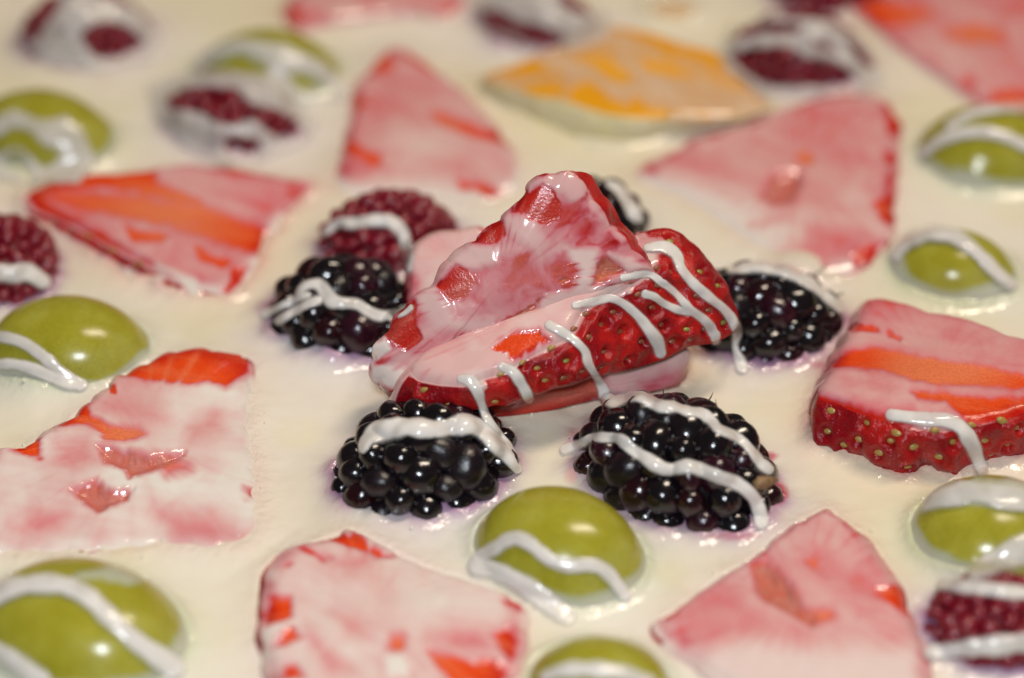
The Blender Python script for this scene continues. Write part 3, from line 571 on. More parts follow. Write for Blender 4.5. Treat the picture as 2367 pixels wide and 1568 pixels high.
fruit_slice('strawberry_slice', 'seeded red strawberry half with cream drips lying at the front of the central pile', 'strawberry',
    [(953, 838, 1.16), (961, 866, 1.12, 968, 915, .82), (980, 874, 1.13, 978, 945, .72), (1027, 880, 1.17, 1027, 946, .74), (1066, 882, 1.21, 1098, 948, .76), (1105, 868, 1.25, 1144, 936, .78), (1156, 852, 1.3, 1203, 925, .78), (1190, 832, 1.36, 1240, 910, .78), (1230, 808, 1.42, 1285, 898, .78), (1275, 786, 1.48, 1320, 892, .78), (1310, 762, 1.55, 1379, 870, .78), (1342, 706, 1.70, 1457, 854, .78), (1398, 670, 1.82, 1535, 831, .78), (1440, 646, 1.90, 1590, 803, .86),
     (1474, 622, 1.96, 1645, 794, .86), (1496, 610, 2.02, 1694, 770, .92), (1500, 580, 2.06, 1707, 742, 1.05), (1493, 556, 2.1, 1699, 706, 1.2), (1484, 545, 2.1, 1660, 645, 1.45), (1470, 542, 2.08, 1560, 552, 1.85), (1400, 600, 1.85, 1420, 560, 1.2), (1300, 680, 1.6, 1300, 640, .9), (1150, 735, 1.35, 1150, 700, .7), (1020, 790, 1.2, 1000, 780, .6)],
    [('bare', cr(ZC, (790, 1120), (830, 1070), (960, 1020), (1060, 1010), (1120, 1070), (960, 1165), (870, 1190), (800, 1150)), 7), ('wall', cr(ZC, (330, 1250), (345, 1250), (600, 1300), (690, 1240), (830, 1210), (880, 1180), (880, 1140), (300, 1180)), 4, .6), ('cream', cr(ZC, (600, 1270), (720, 1240), (740, 1340), (690, 1400), (640, 1340)), 4, .7), ('wall', cr(ZC, (1100, 930), (1225, 930), (1210, 1000), (1170, 1040), (1100, 1020)), 4, .6),
     ('wall', cr(ZC, (1300, 870), (1480, 800), (1620, 690), (1700, 640), (1720, 690), (1560, 800), (1350, 890)), 4, .55), ('wall', cr(ZC, (1640, 440), (1780, 480), (1860, 540), (1760, 560), (1650, 520)), 7, .4)],
    base=.6, axis=-.45, amp=.12, pal=PAL_RED, seed=11, N=760, Mr=80, K=90, bulge=.22, group=PG, thick=.045, relief=.02, scallop=.012,
    seeds=[cr(ZC, q)[0] for q in ((1340, 910, 'seed_brown'), (1440, 970, 'seed_brown'), (1255, 1000, 'seed_brown'), (1555, 1015, 'seed_brown'), (1345, 1050, 'seed_brown'), (1130, 1110, 'seed'), (1225, 1190, 'seed_green'), (1050, 1230, 'seed'), (1100, 1310, 'seed'), (1450, 1140, 'seed_brown'), (1590, 1185, 'seed_brown'), (1670, 1075, 'seed_brown'), (1925, 995, 'seed_green'), (1790, 980, 'seed_brown'), (2160, 970, 'seed_green'), (2120, 740, 'seed_green'), (2020, 655, 'seed_green'), (1830, 485, 'seed_green'), (380, 1360, 'seed'), (530, 1450, 'seed'), (800, 1425, 'seed'), (830, 1260, 'seed'), (960, 1200, 'seed'), (1310, 1250, 'seed_brown'), (1500, 900, 'seed_brown'), (1750, 740, 'seed_brown'), (1850, 650, 'seed_brown'), (1760, 640, 'seed_brown'), (1640, 790, 'seed_brown'), (1990, 800, 'seed_brown'), (1950, 1060, 'seed_brown'), (1740, 880, 'seed_brown'), (1200, 1280, 'seed_brown'), (2060, 880, 'seed_brown'), (2050, 1010, 'seed_brown'), (1380, 820, 'seed_brown'), (1430, 1230, 'seed_brown'), (1860, 1080, 'seed_brown'), (1600, 720, 'seed_brown'), (1900, 900, 'seed_brown'))])

fruit_slice('strawberry_slice', 'smooth pink cream covered strawberry slice leaning behind the central pile to the left', 'strawberry',
    [(950, 690, .75, 955, 705, .3), (950, 640, .95), (953, 600, 1.1), (969, 566, 1.2), (996, 547, 1.25), (1051, 538, 1.3), (1105, 527, 1.35), (1150, 522, 1.35), (1200, 560, 1.2), (1180, 640, 1.0), (1080, 720, .7), (985, 730, .6)],
    [('bare', [(1095, 520), (1160, 510), (1160, 545), (1120, 540)], 4), ('thin', [(930, 700), (935, 620), (960, 625), (975, 680), (965, 710)], 8, .22)], base=.62, axis=-.4, amp=.08, seed=12, drop=(.0, .3, -.5), group=PG, N=300, Mr=60)
fruit_slice('strawberry_slice', 'pale strawberry slice at the bottom of the central pile, red below', 'strawberry',
    [(1080, 968, .12), (1180, 962, .14), (1280, 948, .16), (1380, 925, .18), (1450, 912, .2), (1520, 903, .22), (1562, 893, .25), (1580, 862, .4), (1576, 815, .66), (1450, 828, .74), (1300, 860, .72), (1150, 905, .66), (1060, 930, .5)],
    [('bare', [(1000, 900), (1150, 890), (1385, 850), (1400, 915), (1300, 970), (1000, 1000)], 14), ('thin', [(1480, 885), (1600, 840), (1600, 900), (1480, 920)], 10, .22)], base=.55, axis=-.2, amp=.15, seed=13, drop=(0, .5, -.4), group=PG, N=300, Mr=60, pal=PAL_DEEP)

# ------------------------------------------------------------------ orange
OUT = cr(ZO, (30, 540, .40), (200, 480, .4), (400, 400, .45), (600, 330, .5), (850, 200, .5), (1000, 180, .5), (1250, 230, .5), (1500, 310, .5), (1750, 370, .45), (1850, 500, .42), (2000, 640, .36), (2130, 760, .3), (1900, 850, .42), (1600, 860, .48), (1400, 850, .5), (1200, 850, .52), (900, 810, .52), (650, 730, .52), (400, 680, .5), (150, 610, .42))
BOT = {0: (20, 640), 19: (150, 760), 18: (350, 900), 17: (600, 1000), 16: (900, 1070), 15: (1150, 1070), 14: (1400, 1010), 13: (1700, 950), 12: (2000, 870), 11: (2150, 790)}
OUT = [o if i not in BOT else (*o, *cr(ZO, BOT[i])[0], 0.0) for i, o in enumerate(OUT)]
fruit_slice('orange_wedge', 'blurred orange wedge under streaks of cream behind the pile', 'orange', OUT,
    [('bare', cr(ZO, (30, 560), (230, 450), (380, 430), (470, 520), (630, 545), (480, 560), (250, 545)), 5), ('bare', cr(ZO, (330, 660), (600, 645), (610, 700), (440, 705)), 5), ('bare', cr(ZO, (640, 740), (720, 650), (820, 610), (950, 740), (1100, 790), (1150, 710), (1220, 790), (1410, 840), (1390, 880), (1200, 885), (900, 850)), 5), ('bare', cr(ZO, (670, 430), (850, 400), (1000, 490), (1130, 590), (1040, 615), (940, 565), (820, 465)), 6),
     ('bare', cr(ZO, (1180, 420), (1300, 470), (1450, 510), (1570, 560), (1400, 575), (1230, 515)), 6), ('bare', cr(ZO, (960, 195), (1050, 195), (1300, 280), (1500, 360), (1700, 390), (1840, 480), (1750, 500), (1500, 400), (1200, 300)), 6), ('thin', cr(ZO, (500, 370), (700, 300), (950, 330), (1000, 400), (700, 420)), 12, .2)],
    base=.33, axis=.45, amp=.22, seed=14, wallfilm=.16, mat='orange', matw='rind', pal=((.76, .36, .03), (.72, .31, .008), (.72, .33, .012)), part=('flesh', 'rind'), N=360, Mr=70, scallop=.01)
fruit_slice('fruit_piece', 'small yellow fruit piece sunk in cream at the top edge above the orange', 'fruit', [(1500, 12, .06), (1545, 2, .06), (1590, 8, .06), (1610, 25, .06), (1570, 45, .06), (1520, 38, .06)],
    [('thin', [(1490, 0), (1620, 0), (1600, 50), (1510, 50)], 12, .3)], base=.45, axis=0, amp=.1, seed=15, wallfilm=.6, mat='orange', matw='rind', pal=((.62, .44, .10), (.60, .42, .10), (.60, .42, .10)), part=('flesh', 'rind'), N=120, Mr=24, K=8, scallop=.01)

# ------------------------------------------------------------------ grapes
GR = 'green grapes half sunk in the cream'
grape('green grape with a wavy cream drizzle in front of the two front blackberries', 1293, 1296, .12, 1.10, .90, .90, -28, [('cream', [(1095, 1290), (1160, 1310), (1230, 1352), (1290, 1400), (1300, 1440), (1180, 1400), (1090, 1340)], 8, .7)], 1, GR)
grape('smooth green grape at the left edge above the big creamy strawberry slice', 160, 826, .12, 1.15, .88, .84, -8, [('cream', [(-40, 850), (40, 845), (110, 865), (200, 893), (190, 930), (-40, 930)], 8, .7)], 2, GR)
grape('large dark green grape in the bottom left corner with cream bands', 190, 1475, .14, 1.30, 1.0, .86, -22, [('cream', [(170, 1335), (260, 1310), (330, 1345), (290, 1352), (230, 1340)], 6, .5)], 3, GR)
grape('blurred green grape at the left edge with cream loops, above the striped strawberry slice', 105, 335, .12, 1.20, .86, .84, -24, [], 4, GR)
grape('blurred green grape mostly hidden by cream, behind the upper left raspberry', 625, 185, .12, 1.14, .88, .80, -8, [('cream', [(440, 160), (480, 110), (560, 95), (660, 120), (760, 170), (790, 225), (740, 190), (700, 168), (640, 160), (560, 125), (500, 140)], 8, .7)], 5, GR)
grape('blurred green grape at the right edge with a cream line across it', 2280, 372, .16, 1.06, .90, .84, -5, [], 6, GR)
grape('small green grape under a cream arc above the seeded strawberry slice', 2203, 642, .12, .88, .72, .70, -14, [], 7, GR)
grape('green grape at the right edge between cream blobs, below the seeded strawberry slice', 2290, 1258, .14, 1.0, .92, .80, -10, [('cream', [(2120, 1175), (2160, 1160), (2230, 1165), (2400, 1180), (2400, 1110), (2150, 1120)], 8, .8)], 8, GR)
grape('green grape half out of frame at the bottom edge right of the bottom strawberry slice', 1385, 1618, .06, .86, .74, .74, -5, [], 9, GR)

# ------------------------------------------------------------------ raspberries and blackberries
RG, BG = 'raspberries in the cream', 'blackberries around the central pile'
berry('raspberry', 'blurred raspberry almost buried in cream in the top left corner', 'raspberry', 200, 85, .10, 1.05, .78, .75, 10, 130, .135, 'rasp', 1, RG, emb=.5)
berry('raspberry', 'blurred raspberry under cream between the two upper left grapes', 'raspberry', 540, 285, .05, 1.10, .78, .70, -24, 130, .135, 'rasp', 2, RG, emb=.5)
berry('raspberry', 'raspberry with a white cream line just behind the left blackberry', 'raspberry', 900, 556, .10, 1.02, .72, .70, 14, 130, .135, 'rasp', 3, RG, emb=.5)
berry('raspberry', 'dark raspberry cut off by the left edge below the striped strawberry slice', 'raspberry', 0, 620, .12, .85, .85, .66, -40, 130, .135, 'rasp', 4, RG, emb=.5)
berry('raspberry', 'blurred raspberry under a cream band at the top edge beside the orange', 'raspberry', 1245, 62, .05, 1.0, .70, .62, -18, 130, .135, 'rasp', 5, RG, emb=.5)
berry('raspberry', 'blurred dark raspberry with two cream lines right of the orange', 'raspberry', 1850, 140, .18, 1.14, .80, .75, -6, 130, .135, 'rasp', 6, RG, emb=.5)
berry('raspberry', 'blurred raspberry cut off by the top edge beside the corner strawberry slice', 'raspberry', 1915, -8, .05, .95, .6, .6, 0, 130, .135, 'rasp', 7, RG, emb=.5)
berry('raspberry', 'raspberry cut off by the right edge near the bottom right corner', 'raspberry', 2300, 1455, .10, .82, .62, .66, -5, 130, .135, 'rasp', 8, RG, emb=.5)
berry('blackberry', 'blackberry with forked cream lines at the left of the central pile', 'blackberry', 793, 744, .02, 1.08, .86, .84, 160, 66, .275, 'black', 11, BG, hairs=.12)
b2, l2 = berry('blackberry', 'blackberry under a broad cream band at the front left of the pile', 'blackberry', 980, 1090, .0, 1.22, .92, .93, 208, 78, .27, 'black', 12, BG, hairs=.12)
b3, l3 = berry('blackberry', 'largest blackberry with two wavy cream lines at the front right of the pile', 'blackberry', 1562, 1102, .02, 1.40, .95, .97, -34, 92, .27, 'black', 13, BG, hairs=.2, taper=.1)
berry('blackberry', 'blackberry under a cream hood at the right of the central pile', 'blackberry', 1765, 752, .02, 1.06, .84, .80, 8, 66, .265, 'black', 14, BG, hairs=.15)
berry('blackberry', 'blackberry coated in grey cream hidden behind the top slice of the pile', 'blackberry', 1395, 520, .40, .62, .62, .62, 20, 34, .23, 'black', 15, BG)
# dried sepal on the largest blackberry
sp = [P(1742, 1098, .62), P(1790, 1102, .55), P(1800, 1110, .5), P(1775, 1128, .5), P(1748, 1132, .55), P(1738, 1115, .62)]
spv = np.array(sp+[np.mean(sp, 0)+np.array([0, -.05, .1])]+[q-np.array([0, -.03, .05]) for q in sp])
spf = [[i, (i+1) % 6, 6] for i in range(6)]; spq = [[i, 7+i, 7+(i+1) % 6, (i+1) % 6] for i in range(6)]
link('sepal', mk_mesh('sepal', spv-l3, [np.array(spf), np.array(spq)], M['sepal']), b3)

# ------------------------------------------------------------------ the cream
def axis_grid(a, b, st, far, n):
    core = np.arange(a, b, st); k = (np.arange(1, n+1)/n)**1.8
    return np.concatenate([(a-k*(a+far))[::-1], core, b+k*(far-b)])
GX = axis_grid(-10, 10, .05, 32, 14); GY = axis_grid(-7.6, 11.5, .05, 32, 14)
XX, YY = np.meshgrid(GX, GY); n_ = XX.size
X1, Y1 = XX.ravel(), YY.ravel()
dist = {}
T_ = {'strawberry': bvh(['strawberry'], .45), 'low': bvh(['low'], .45), 'berry': bvh(['berry'], .45), 'grape': bvh(['grape'], .45), 'orange': bvh(['orange'], .45)}
core = (np.abs(X1) < 10.2) & (Y1 > -7.8) & (Y1 < 11.7)
for k, t in T_.items():
    d = np.full(n_, 9.)
    for i in np.nonzero(core)[0]:
        r = t.find_nearest((X1[i], Y1[i], 0.02), 1.2)
        if r[0] is not None: d[i] = r[3]
    dist[k] = d
dm = np.minimum.reduce(list(dist.values()))
Zc = .03*fbm(X1*.35, Y1*.35, 0, 50)+.012*fbm(X1*1.1, Y1*1.1, 0, 60)
dn = np.minimum.reduce([dist[k] for k in dist if k != 'low'])
Zc += .11*np.exp(-dn/.13)*(1+.6*fbm(X1*2.2, Y1*2.2, 0, 70))
Zc += .075*np.exp(-dist['low']/.40)*(1+.5*fbm(X1*1.3, Y1*1.3, 0, 75))
Pc = np.stack([X1, Y1, Zc], 1)
cpx, cpy = proj(Pc)
def lump(px, py, r, h, asp=1.0):
    q = P(px, py, 0); return h*np.exp(-(((X1-q[0])/(r*asp))**2+((Y1-q[1])/r)**2))
for L_ in ((2300, 1345, .5, .22), (2200, 1350, .4, .1), (90, 905, .5, .15), (760, 835, .35, .12), (1250, 990, .5, .08), (1450, 560, .5, .12), (1560, 640, .6, .08), (1850, 625, .4, .15), (430, 240, .5, .1), (100, 120, .4, .15)):
    Zc += lump(*L_)
Pc[:, 2] = Zc
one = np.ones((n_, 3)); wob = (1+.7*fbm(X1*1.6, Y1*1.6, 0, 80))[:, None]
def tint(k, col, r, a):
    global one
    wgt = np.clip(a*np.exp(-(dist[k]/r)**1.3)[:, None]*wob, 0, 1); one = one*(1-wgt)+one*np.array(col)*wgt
tint('strawberry', (1.0, .86, .88), .38, .75); tint('strawberry', (.96, .70, .76), .07, .7)
tint('low', (1.0, .92, .93), .40, .5); tint('low', (.95, .80, .84), .07, .3)
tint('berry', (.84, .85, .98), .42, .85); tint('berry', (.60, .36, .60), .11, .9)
tint('grape', (.88, .96, .93), .34, .85); tint('grape', (.74, .80, .68), .06, .6); tint('orange', (.98, .97, .86), .35, .8)
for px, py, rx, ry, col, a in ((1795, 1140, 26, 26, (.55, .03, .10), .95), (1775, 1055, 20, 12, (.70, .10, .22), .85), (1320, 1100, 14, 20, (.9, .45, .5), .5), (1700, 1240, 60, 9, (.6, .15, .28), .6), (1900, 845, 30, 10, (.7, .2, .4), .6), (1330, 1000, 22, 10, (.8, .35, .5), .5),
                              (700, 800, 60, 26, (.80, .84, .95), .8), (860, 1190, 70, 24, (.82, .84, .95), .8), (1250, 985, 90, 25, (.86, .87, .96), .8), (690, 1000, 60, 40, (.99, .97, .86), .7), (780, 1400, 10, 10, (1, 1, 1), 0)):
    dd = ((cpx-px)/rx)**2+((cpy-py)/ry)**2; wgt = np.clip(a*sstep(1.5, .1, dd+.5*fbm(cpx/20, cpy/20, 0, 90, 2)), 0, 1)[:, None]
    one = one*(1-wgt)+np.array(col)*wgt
nyc, nxc = XX.shape; gi = np.arange(n_).reshape(nyc, nxc)
Fq = np.stack([gi[:-1, :-1], gi[:-1, 1:], gi[1:, 1:], gi[1:, :-1]], -1).reshape(-1, 4)
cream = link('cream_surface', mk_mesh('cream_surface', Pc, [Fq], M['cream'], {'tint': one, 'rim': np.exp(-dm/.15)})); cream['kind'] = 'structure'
g2 = gi[::2, ::2]
solid('cream', Pc, [np.stack([g2[:-1, :-1], g2[:-1, 1:], g2[1:, 1:], g2[1:, :-1]], -1).reshape(-1, 4)])

# ------------------------------------------------------------------ drizzled cream, laid over whatever it falls on
ALL = bvh(['strawberry', 'low', 'berry', 'grape', 'orange', 'cream'])
CV = Vector(CAM)
def drape(label, lines, cover=None, windows=(), hw=14, thick=.36, step=3.0, smooth=10, seed=0, group='cream drizzled over the fruit', name='cream_drizzle', maxedge=.24):
    SP = []
    for ln in lines:
        a = np.array([(*q, hw) if len(q) == 2 else q for q in ln], float)
        L = np.linalg.norm(np.diff(a[:, :2], axis=0), axis=1).sum()
        c = catmull(np.hstack([a[:, :2], np.zeros((len(a), 1)), a[:, 2:]]), max(6, int(L/4)), False)
        wv = c[:, 3]*(1+.26*fbm(np.arange(len(c))*.13, 0, seed*1.7+len(SP), seed)); SP.append(np.stack([c[:, 0], c[:, 1], wv*1.12], 1))
    Q = np.vstack(SP+([np.array([(x, y, 1.) for x, y in cover])] if cover else []))
    mg = 16; xs = np.arange(Q[:, 0].min()-Q[:, 2].max()-mg, Q[:, 0].max()+Q[:, 2].max()+mg, step); ys = np.arange(Q[:, 1].min()-Q[:, 2].max()-mg, Q[:, 1].max()+Q[:, 2].max()+mg, step)
    X, Y = np.meshgrid(xs, ys); sd = np.full(X.shape, 1e9); ww = np.zeros(X.shape)
    for q in (np.vstack(SP) if SP else ()):
        d = np.hypot(X-q[0], Y-q[1])-q[2]; m = d < sd; sd[m] = d[m]; ww[m] = q[2]
    if cover:
        wob = 6*fbm(X/30, Y/30, 0, seed+3, 2); d = sdpoly(X, Y, cover)+wob
        m = d < sd; sd[m] = d[m]; ww[m] = 24
        for wdw in windows:
            d = -(sdpoly(X, Y, wdw)+wob*.7); m = d > sd; sd[m] = d[m]; ww[m] = np.maximum(ww[m], 18)
    # smooth the local width so that joints stay soft
    for _ in range(6):
        ww = (ww+np.roll(ww, 1, 0)+np.roll(ww, -1, 0)+np.roll(ww, 1, 1)+np.roll(ww, -1, 1))/5
    act = sd < 14
    D = np.zeros(X.shape)
    for i, j in zip(*np.nonzero(act)):
        d = FWD*FPX+RIGHT*(X[i, j]-W0/2)+UP*(H0/2-Y[i, j]); d /= np.linalg.norm(d)
        r = ALL.ray_cast(CV, Vector(d)); D[i, j] = r[3] if r[0] is not None else 34.
    hit = D.copy(); A = act.astype(float)
    def blur(D):
        num = np.zeros_like(D); den = np.zeros_like(D)
        for dx, dy, k in ((0, 0, 2), (1, 0, 1), (-1, 0, 1), (0, 1, 1), (0, -1, 1)):
            num += k*np.roll(D*A, (dy, dx), (0, 1)); den += k*np.roll(A, (dy, dx), (0, 1))
        return np.where(den > 0, num/np.maximum(den, 1e-9), D)
    D = np.where(act, hit, 1e3)
    for _ in range(int(round(6/step))):            # the strand spans from top to top, not down into every gap
        D = np.where(act, np.minimum.reduce([D]+[np.roll(D, q, (0, 1)) for q in ((1, 0), (-1, 0), (0, 1), (0, -1))]), 1e3)
    for _ in range(int(smooth*1.3)): D = blur(np.where(act, D, 0))
    D = np.where(act, D, D[act].mean())
    dirs = FWD*FPX+RIGHT*(X-W0/2)[..., None]+UP*(H0/2-Y)[..., None]; dirs /= np.linalg.norm(dirs, axis=2, keepdims=True)
    Pp = CAM+dirs*D[..., None]
    n = np.cross(np.gradient(Pp, axis=0), np.gradient(Pp, axis=1)); n /= np.linalg.norm(n, axis=2, keepdims=True)+1e-12
    n = np.where(((n*dirs).sum(2) > 0)[..., None], -n, n); n = n*.75-dirs*.25
    cmp_ = D/FPX
    r = np.clip(-sd/np.maximum(ww, 1), 0, 1)
    h = np.where(sd < 0, np.sqrt(np.clip(1-(1-r)**2, 0, 1))*ww*cmp_*thick, 0.0)
    V = Pp+n*h[..., None]+dirs*(np.clip(sd, 0, 9)*cmp_*2.2)[..., None]
    use = sd < 6
    gi = np.arange(X.size).reshape(X.shape); F = np.stack([gi[:-1, :-1], gi[1:, :-1], gi[1:, 1:], gi[:-1, 1:]], -1).reshape(-1, 4)
    F = F[use.ravel()[F].all(1)]
    Vf = V.reshape(-1, 3)[F]; F = F[np.linalg.norm(Vf-np.roll(Vf, 1, 1), axis=2).max(1) < maxedge]
    us = np.unique(F); mp = np.zeros(X.size, int); mp[us] = np.arange(len(us)); V = V.reshape(-1, 3)[us]; F = mp[F]; body = np.clip(.12+.95*sstep(0, .38, (-sd/np.maximum(ww, 1)).ravel()[us])*(.85+.3*fbm(X.ravel()[us]/40, Y.ravel()[us]/40, 0, seed, 2)), 0, 1)*(sd.ravel()[us] < 1)*(.74+.2*fbm(X.ravel()[us]/35, Y.ravel()[us]/35, 4, seed, 2) if cover else 1)
    body = np.clip(body, 0, 1)
    nv = vnormals(V, [F]); dv = V-CAM
    if (nv*dv).sum(1).mean() > 0: F = F[:, ::-1]
    lab = np.arange(len(V))
    while True:
        m = lab[F].min(1); new = lab.copy()
        for k in range(4): np.minimum.at(new, F[:, k], m)
        new = new[new]
        if (new == lab).all(): break
        lab = new
    ids, cnt = np.unique(lab[F[:, 0]], return_counts=True); ids = [a for _, a in sorted(zip(-cnt, ids)) if -_ > 60]
    loc = V.mean(0).copy(); loc[2] = V[:, 2].min(); o = None
    for a in ids:                                   # separate runs of one drizzle: the longest is the thing, the others its parts
        f = F[lab[F[:, 0]] == a]; us = np.unique(f); mp = np.zeros(len(V), int); mp[us] = np.arange(len(us))
        me = mk_mesh(name, V[us]-loc, [mp[f]], M['drizzle'], {'body': body[us]})
        if o is None: o = link(name, me, None, loc); tag(o, label, 'cream', group)
        else: link('strand', me, o)
    return o

drape('cream drip down the right shoulder of the front strawberry half towards the right blackberry', [[(1496, 573, 9), (1535, 571, 13), (1562, 589, 14), (1574, 620, 12), (1598, 651, 12), (1637, 686, 12), (1672, 714, 12), (1695, 745, 14), (1703, 770, 12), (1699, 800, 7), (1709, 831, 12), (1715, 850, 14)]], seed=1, step=2.4)
drape('forked cream drip on the seeds of the front strawberry half', [[(1440, 642, 8), (1496, 634, 8), (1527, 651, 9), (1562, 679, 9), (1594, 714, 11), (1629, 741, 12), (1650, 770, 14), (1654, 786, 13)], [(1492, 680, 10), (1512, 686, 9), (1535, 702, 8), (1566, 716, 9), (1594, 722, 9)]], seed=2, step=2.4)
drape('thick club shaped cream drip in the middle of the front strawberry half', [[(1330, 705, 8), (1370, 698, 9), (1410, 690, 10), (1441, 702, 11), (1473, 729, 12), (1496, 757, 13), (1518, 788, 15), (1526, 815, 14)]], seed=3, step=2.4)
drape('long cream line from the front strawberry half onto the top of the largest blackberry', [[(1270, 752, 12), (1293, 764, 11), (1324, 784, 10), (1351, 811, 11), (1359, 839, 11), (1375, 866, 10), (1391, 893, 12), (1402, 920, 15), (1418, 930, 16), (1446, 920, 14), (1480, 918, 14), (1508, 932, 15), (1531, 941, 14), (1559, 942, 13), (1588, 951, 14), (1622, 957, 14), (1644, 973, 13), (1661, 993, 12), (1690, 1005, 11), (1718, 1022, 11), (1740, 1047, 12), (1757, 1070, 14), (1775, 1085, 12)]], seed=4, step=2.6, smooth=14)
drape('wavy cream line across the middle of the largest blackberry', [[(1305, 1040, 12), (1341, 1027, 11), (1367, 1013, 11), (1401, 1012, 12), (1435, 1016, 13), (1463, 1041, 15), (1491, 1058, 14), (1520, 1078, 16), (1548, 1086, 15), (1588, 1079, 14), (1622, 1087, 15), (1658, 1101, 15), (1695, 1115, 16), (1724, 1132, 16), (1743, 1152, 16), (1755, 1180, 16), (1760, 1208, 18)]], seed=5, step=2.6, smooth=14)
drape('cream drip running off the front strawberry half onto the front left blackberry', [[(1066, 876, 12), (1088, 882, 15), (1103, 903, 13), (1113, 933, 9), (1125, 965, 10), (1149, 1002, 11), (1175, 1034, 10), (1191, 1058, 9)]], seed=6, step=2.4, smooth=14)
drape('broad cream band across the top of the front left blackberry', [[(838, 1040, 12), (848, 1020, 18), (867, 1003, 21), (899, 994, 22), (942, 988, 22), (995, 993, 22), (1032, 990, 22), (1074, 982, 23), (1106, 990, 23), (1133, 1012, 20), (1154, 1039, 17), (1178, 1063, 13), (1196, 1085, 12)]], seed=7, step=2.6, smooth=16)
drape('short cream drip left of the middle on the front strawberry half', [[(1160, 848, 10), (1185, 860, 13), (1203, 885, 13), (1216, 908, 14), (1222, 920, 13)]], seed=8, step=2.4)
drape('forked cream lines over the left blackberry', [[(612, 727, 9), (650, 708, 9), (681, 694, 9), (711, 683, 9)], [(645, 742, 10), (678, 722, 10), (708, 706, 11), (735, 695, 12)], [(690, 682, 9), (699, 667, 11), (718, 658, 12), (739, 660, 14), (754, 678, 16), (768, 696, 16), (791, 701, 12), (825, 704, 12), (850, 720, 14), (880, 731, 14), (917, 726, 12), (945, 712, 10)]], seed=9, step=2.6, smooth=14)
drape('white cream arc over the raspberry behind the left blackberry', [[(755, 535, 12), (782, 516, 13), (813, 517, 13), (843, 513, 14), (874, 510, 14), (905, 514, 14), (926, 532, 15), (938, 559, 14), (945, 590, 14), (942, 621, 12)]], seed=10, smooth=14)
drape('wavy cream line on the grape in front of the two front blackberries', [[(1105, 1295, 16), (1116, 1285, 17), (1146, 1268, 17), (1172, 1250, 17), (1198, 1245, 16), (1225, 1257, 16), (1248, 1276, 17), (1277, 1297, 17), (1312, 1308, 17), (1350, 1306, 17), (1383, 1310, 17), (1409, 1330, 16), (1429, 1355, 15), (1446, 1377, 15)]], seed=11, thick=.45)
drape('low cream swell along the front foot of the middle grape', [[(1105, 1310, 24), (1140, 1318, 22), (1175, 1334, 22), (1210, 1352, 22), (1245, 1378, 24), (1278, 1402, 24), (1310, 1425, 20)]], seed=12, thick=.35)
drape('cream lines over the smooth grape at the left edge', [[(-30, 775, 15), (20, 782, 14), (60, 796, 14), (105, 828, 14), (145, 862, 14), (190, 890, 14)], [(-30, 845, 14), (30, 842, 14), (80, 855, 16), (130, 876, 16), (185, 893, 14)]], seed=13, thick=.45)
drape('cream bands over the large grape in the bottom left corner', [[(-30, 1395, 20), (20, 1362, 22), (80, 1352, 22), (140, 1353, 22), (200, 1378, 22), (255, 1430, 22), (310, 1480, 22), (355, 1512, 24), (400, 1545, 26)], [(-30, 1490, 20), (40, 1530, 22), (95, 1575, 24)]], seed=14, thick=.4, step=4)
drape('cream loops on the blurred grape at the left edge', [], cover=[(-45, 298), (0, 265), (30, 250), (90, 268), (160, 270), (198, 300), (228, 380), (185, 425), (60, 430), (-45, 415)], windows=[[(-45, 338), (0, 320), (30, 298), (72, 311), (97, 340), (138, 350), (120, 378), (95, 388), (78, 360), (55, 342), (25, 337), (-10, 354), (-45, 368)], [(13, 372), (35, 350), (56, 365), (74, 400), (60, 418), (40, 397), (18, 392)]], seed=15, thick=.2, step=4)
drape('cream arc over the blurred grape behind the upper left raspberry', [], cover=[(430, 162), (470, 112), (550, 90), (650, 97), (740, 132), (800, 190), (812, 232), (740, 238), (640, 240), (520, 178)], windows=[[(482, 154), (520, 128), (570, 124), (607, 145), (618, 168), (560, 163)], [(668, 175), (710, 171), (752, 190), (768, 220), (740, 225), (698, 206)]], seed=16, thick=.2, step=4)
drape('cream lines on the blurred grape at the right edge', [[(2136, 352, 10), (2160, 335, 13), (2185, 320, 14), (2231, 308, 15), (2277, 306, 15), (2323, 317, 15), (2366, 335, 15), (2410, 350, 15)], [(2195, 292, 10), (2247, 264, 12), (2308, 250, 12), (2366, 250, 12), (2410, 255, 12)]], seed=17, thick=.42, step=4)
drape('cream arc over the small grape above the seeded strawberry slice', [[(2070, 592, 14), (2082, 575, 16), (2110, 553, 17), (2155, 540, 18), (2201, 547, 18), (2240, 570, 17), (2271, 598, 16), (2303, 631, 15), (2336, 658, 14)]], seed=18, thick=.45, step=4)
drape('cream blobs around the grape at the right edge below the seeded slice', [[(2255, 1325, 24), (2296, 1302, 30), (2334, 1287, 34), (2380, 1268, 36), (2420, 1260, 36)]], cover=[(2120, 1190), (2148, 1140), (2220, 1113), (2300, 1118), (2425, 1138), (2425, 1185), (2330, 1187), (2250, 1166), (2190, 1177)], seed=19, thick=.35, step=4)
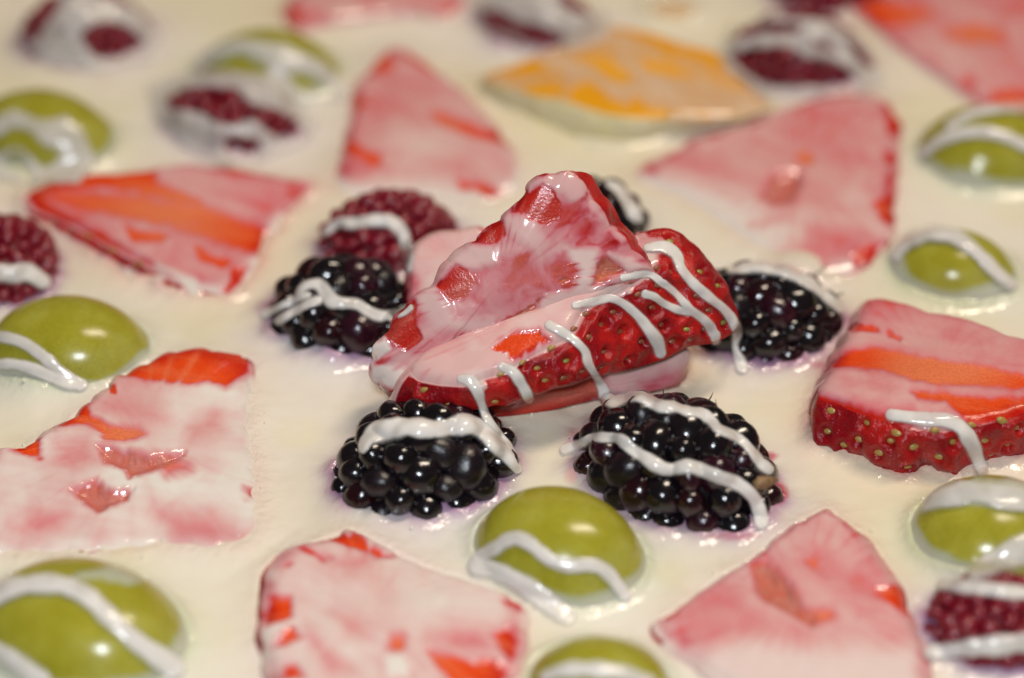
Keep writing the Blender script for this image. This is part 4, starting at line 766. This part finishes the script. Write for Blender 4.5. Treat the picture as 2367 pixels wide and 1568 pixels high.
drape('cream lines over the dark raspberry right of the orange', [], cover=[(1660, 110), (1690, 55), (1800, 33), (1920, 43), (2010, 105), (2050, 190), (2000, 218), (1900, 218), (1760, 218), (1680, 168)], windows=[[(1690, 137), (1730, 114), (1800, 110), (1830, 120), (1870, 137), (1920, 142), (1965, 170), (1988, 208), (1930, 207), (1880, 197), (1830, 197), (1780, 197), (1720, 167)], [(1682, 88), (1720, 64), (1800, 58), (1852, 63), (1840, 74), (1760, 77), (1710, 88)], [(1880, 97), (1920, 107), (1932, 120), (1890, 110)], [(1958, 95), (1990, 115), (2020, 152), (2005, 154), (1972, 121)]], seed=20, thick=.2, step=4)
drape('cream band over the raspberry at the top edge beside the orange', [], cover=[(1080, -25), (1300, -25), (1410, 30), (1405, 92), (1330, 120), (1250, 120), (1150, 85), (1095, 42)], windows=[[(1108, 30), (1150, 27), (1190, 53), (1250, 64), (1302, 90), (1292, 112), (1245, 107), (1180, 77), (1125, 57)], [(1300, -25), (1350, 4), (1388, 30), (1350, 34), (1300, 9)]], seed=21, thick=.2, step=4)
drape('broad cream band over the raspberry in the top left corner', [], cover=[(40, -25), (160, -35), (300, 8), (370, 80), (355, 142), (230, 168), (105, 152), (55, 100)], windows=[[(50, -35), (150, -35), (135, 10), (104, 56), (78, 94), (52, 66)], [(188, 86), (215, 60), (250, 51), (292, 61), (328, 95), (331, 127), (290, 127), (255, 138), (212, 124)]], seed=22, thick=.2, step=4)
drape('cream patches over the raspberry between the two upper left grapes', [], cover=[(335, 192), (430, 165), (540, 168), (650, 203), (740, 280), (705, 332), (600, 380), (520, 385), (430, 348), (355, 272)], windows=[[(383, 227), (430, 209), (490, 203), (545, 213), (582, 243), (640, 260), (682, 283), (698, 312), (660, 320), (620, 302), (588, 274), (540, 288), (495, 278), (470, 258), (420, 250), (388, 247)], [(520, 336), (545, 317), (592, 324), (603, 345), (587, 377), (548, 367)]], seed=23, thick=.2, step=4)
drape('cream fold over the raspberry cut off by the left edge', [[(-20, 628, 20), (31, 634, 20), (63, 630, 20), (100, 652, 18)]], seed=24, thick=.4, step=4)
drape('cream folds around the raspberry near the bottom right corner', [[(2150, 1510, 20), (2200, 1503, 22), (2248, 1497, 22), (2323, 1490, 22), (2400, 1482, 22)], [(2180, 1352, 16), (2266, 1360, 16), (2330, 1368, 16), (2400, 1375, 16)]], seed=25, thick=.4, step=4)
drape('cream line running off the seeded strawberry slice at the right', [[(2060, 960, 12), (2105, 966, 14), (2143, 971, 16), (2186, 973, 17), (2221, 990, 17), (2244, 1024, 17), (2259, 1060, 17), (2268, 1084, 18)]], seed=26, step=2.6, thick=.5)
drape('grey cream coat on the blackberry hidden behind the top slice', [[(1405, 420, 12), (1425, 440, 16), (1450, 475, 20), (1466, 510, 22), (1474, 535, 18)]], seed=27, thick=.35, step=3, maxedge=.1)
drape('cream hood over the back of the right blackberry', [[(1690, 622, 14), (1740, 618, 16), (1790, 622, 16), (1840, 638, 16), (1885, 665, 15), (1920, 695, 13), (1940, 715, 11)]], seed=28, thick=.45, step=3, smooth=14)

drape('cream arc on the grape at the bottom edge', [[(1262, 1565, 16), (1300, 1552, 17), (1360, 1548, 18), (1430, 1556, 18), (1500, 1575, 16)]], seed=29, thick=.4, step=4)
# ------------------------------------------------------------------ fine bubbles on the cream round the fruit
BV, BF, nb = [], [], 0
HEMI = np.array([[math.cos(a)*math.cos(e), math.sin(a)*math.cos(e), math.sin(e)] for e in (-.3, .35, .9) for a in np.arange(8)*math.pi/4]+[[0, 0, 1.]])
HF = [[k+8*l, (k+1) % 8+8*l, (k+1) % 8+8*l+8, k+8*l+8] for l in (0, 1) for k in range(8)]; HT = [[16+k, 16+(k+1) % 8, 24] for k in range(8)]
cand = np.nonzero((dm > .015) & (dm < .16) & (np.abs(X1) < 9.5))[0]; RNG.shuffle(cand)
clus = fbm(X1[cand]*1.7, Y1[cand]*1.7, 0, 123, 2); cand = cand[clus > .12][:620]
Q4, T3 = [], []
for i in cand:
    r = .012+.022*RNG.random()**2.5; BV.append(HEMI*r+Pc[i]+np.array([RNG.normal(0, .02), RNG.normal(0, .02), r*.2]))
    Q4.append(np.array(HF)+nb); T3.append(np.array(HT)+nb); nb += len(HEMI)
bub = link('cream_bubbles', mk_mesh('cream_bubbles', np.vstack(BV), [np.vstack(Q4), np.vstack(T3)], M['cream'], {'tint': np.ones((nb, 3))*.97, 'rim': np.zeros(nb)})); bub['kind'] = 'stuff'
bub['label'] = 'tiny bubbles on the cream along the edges of the fruit'; bub['category'] = 'bubbles'
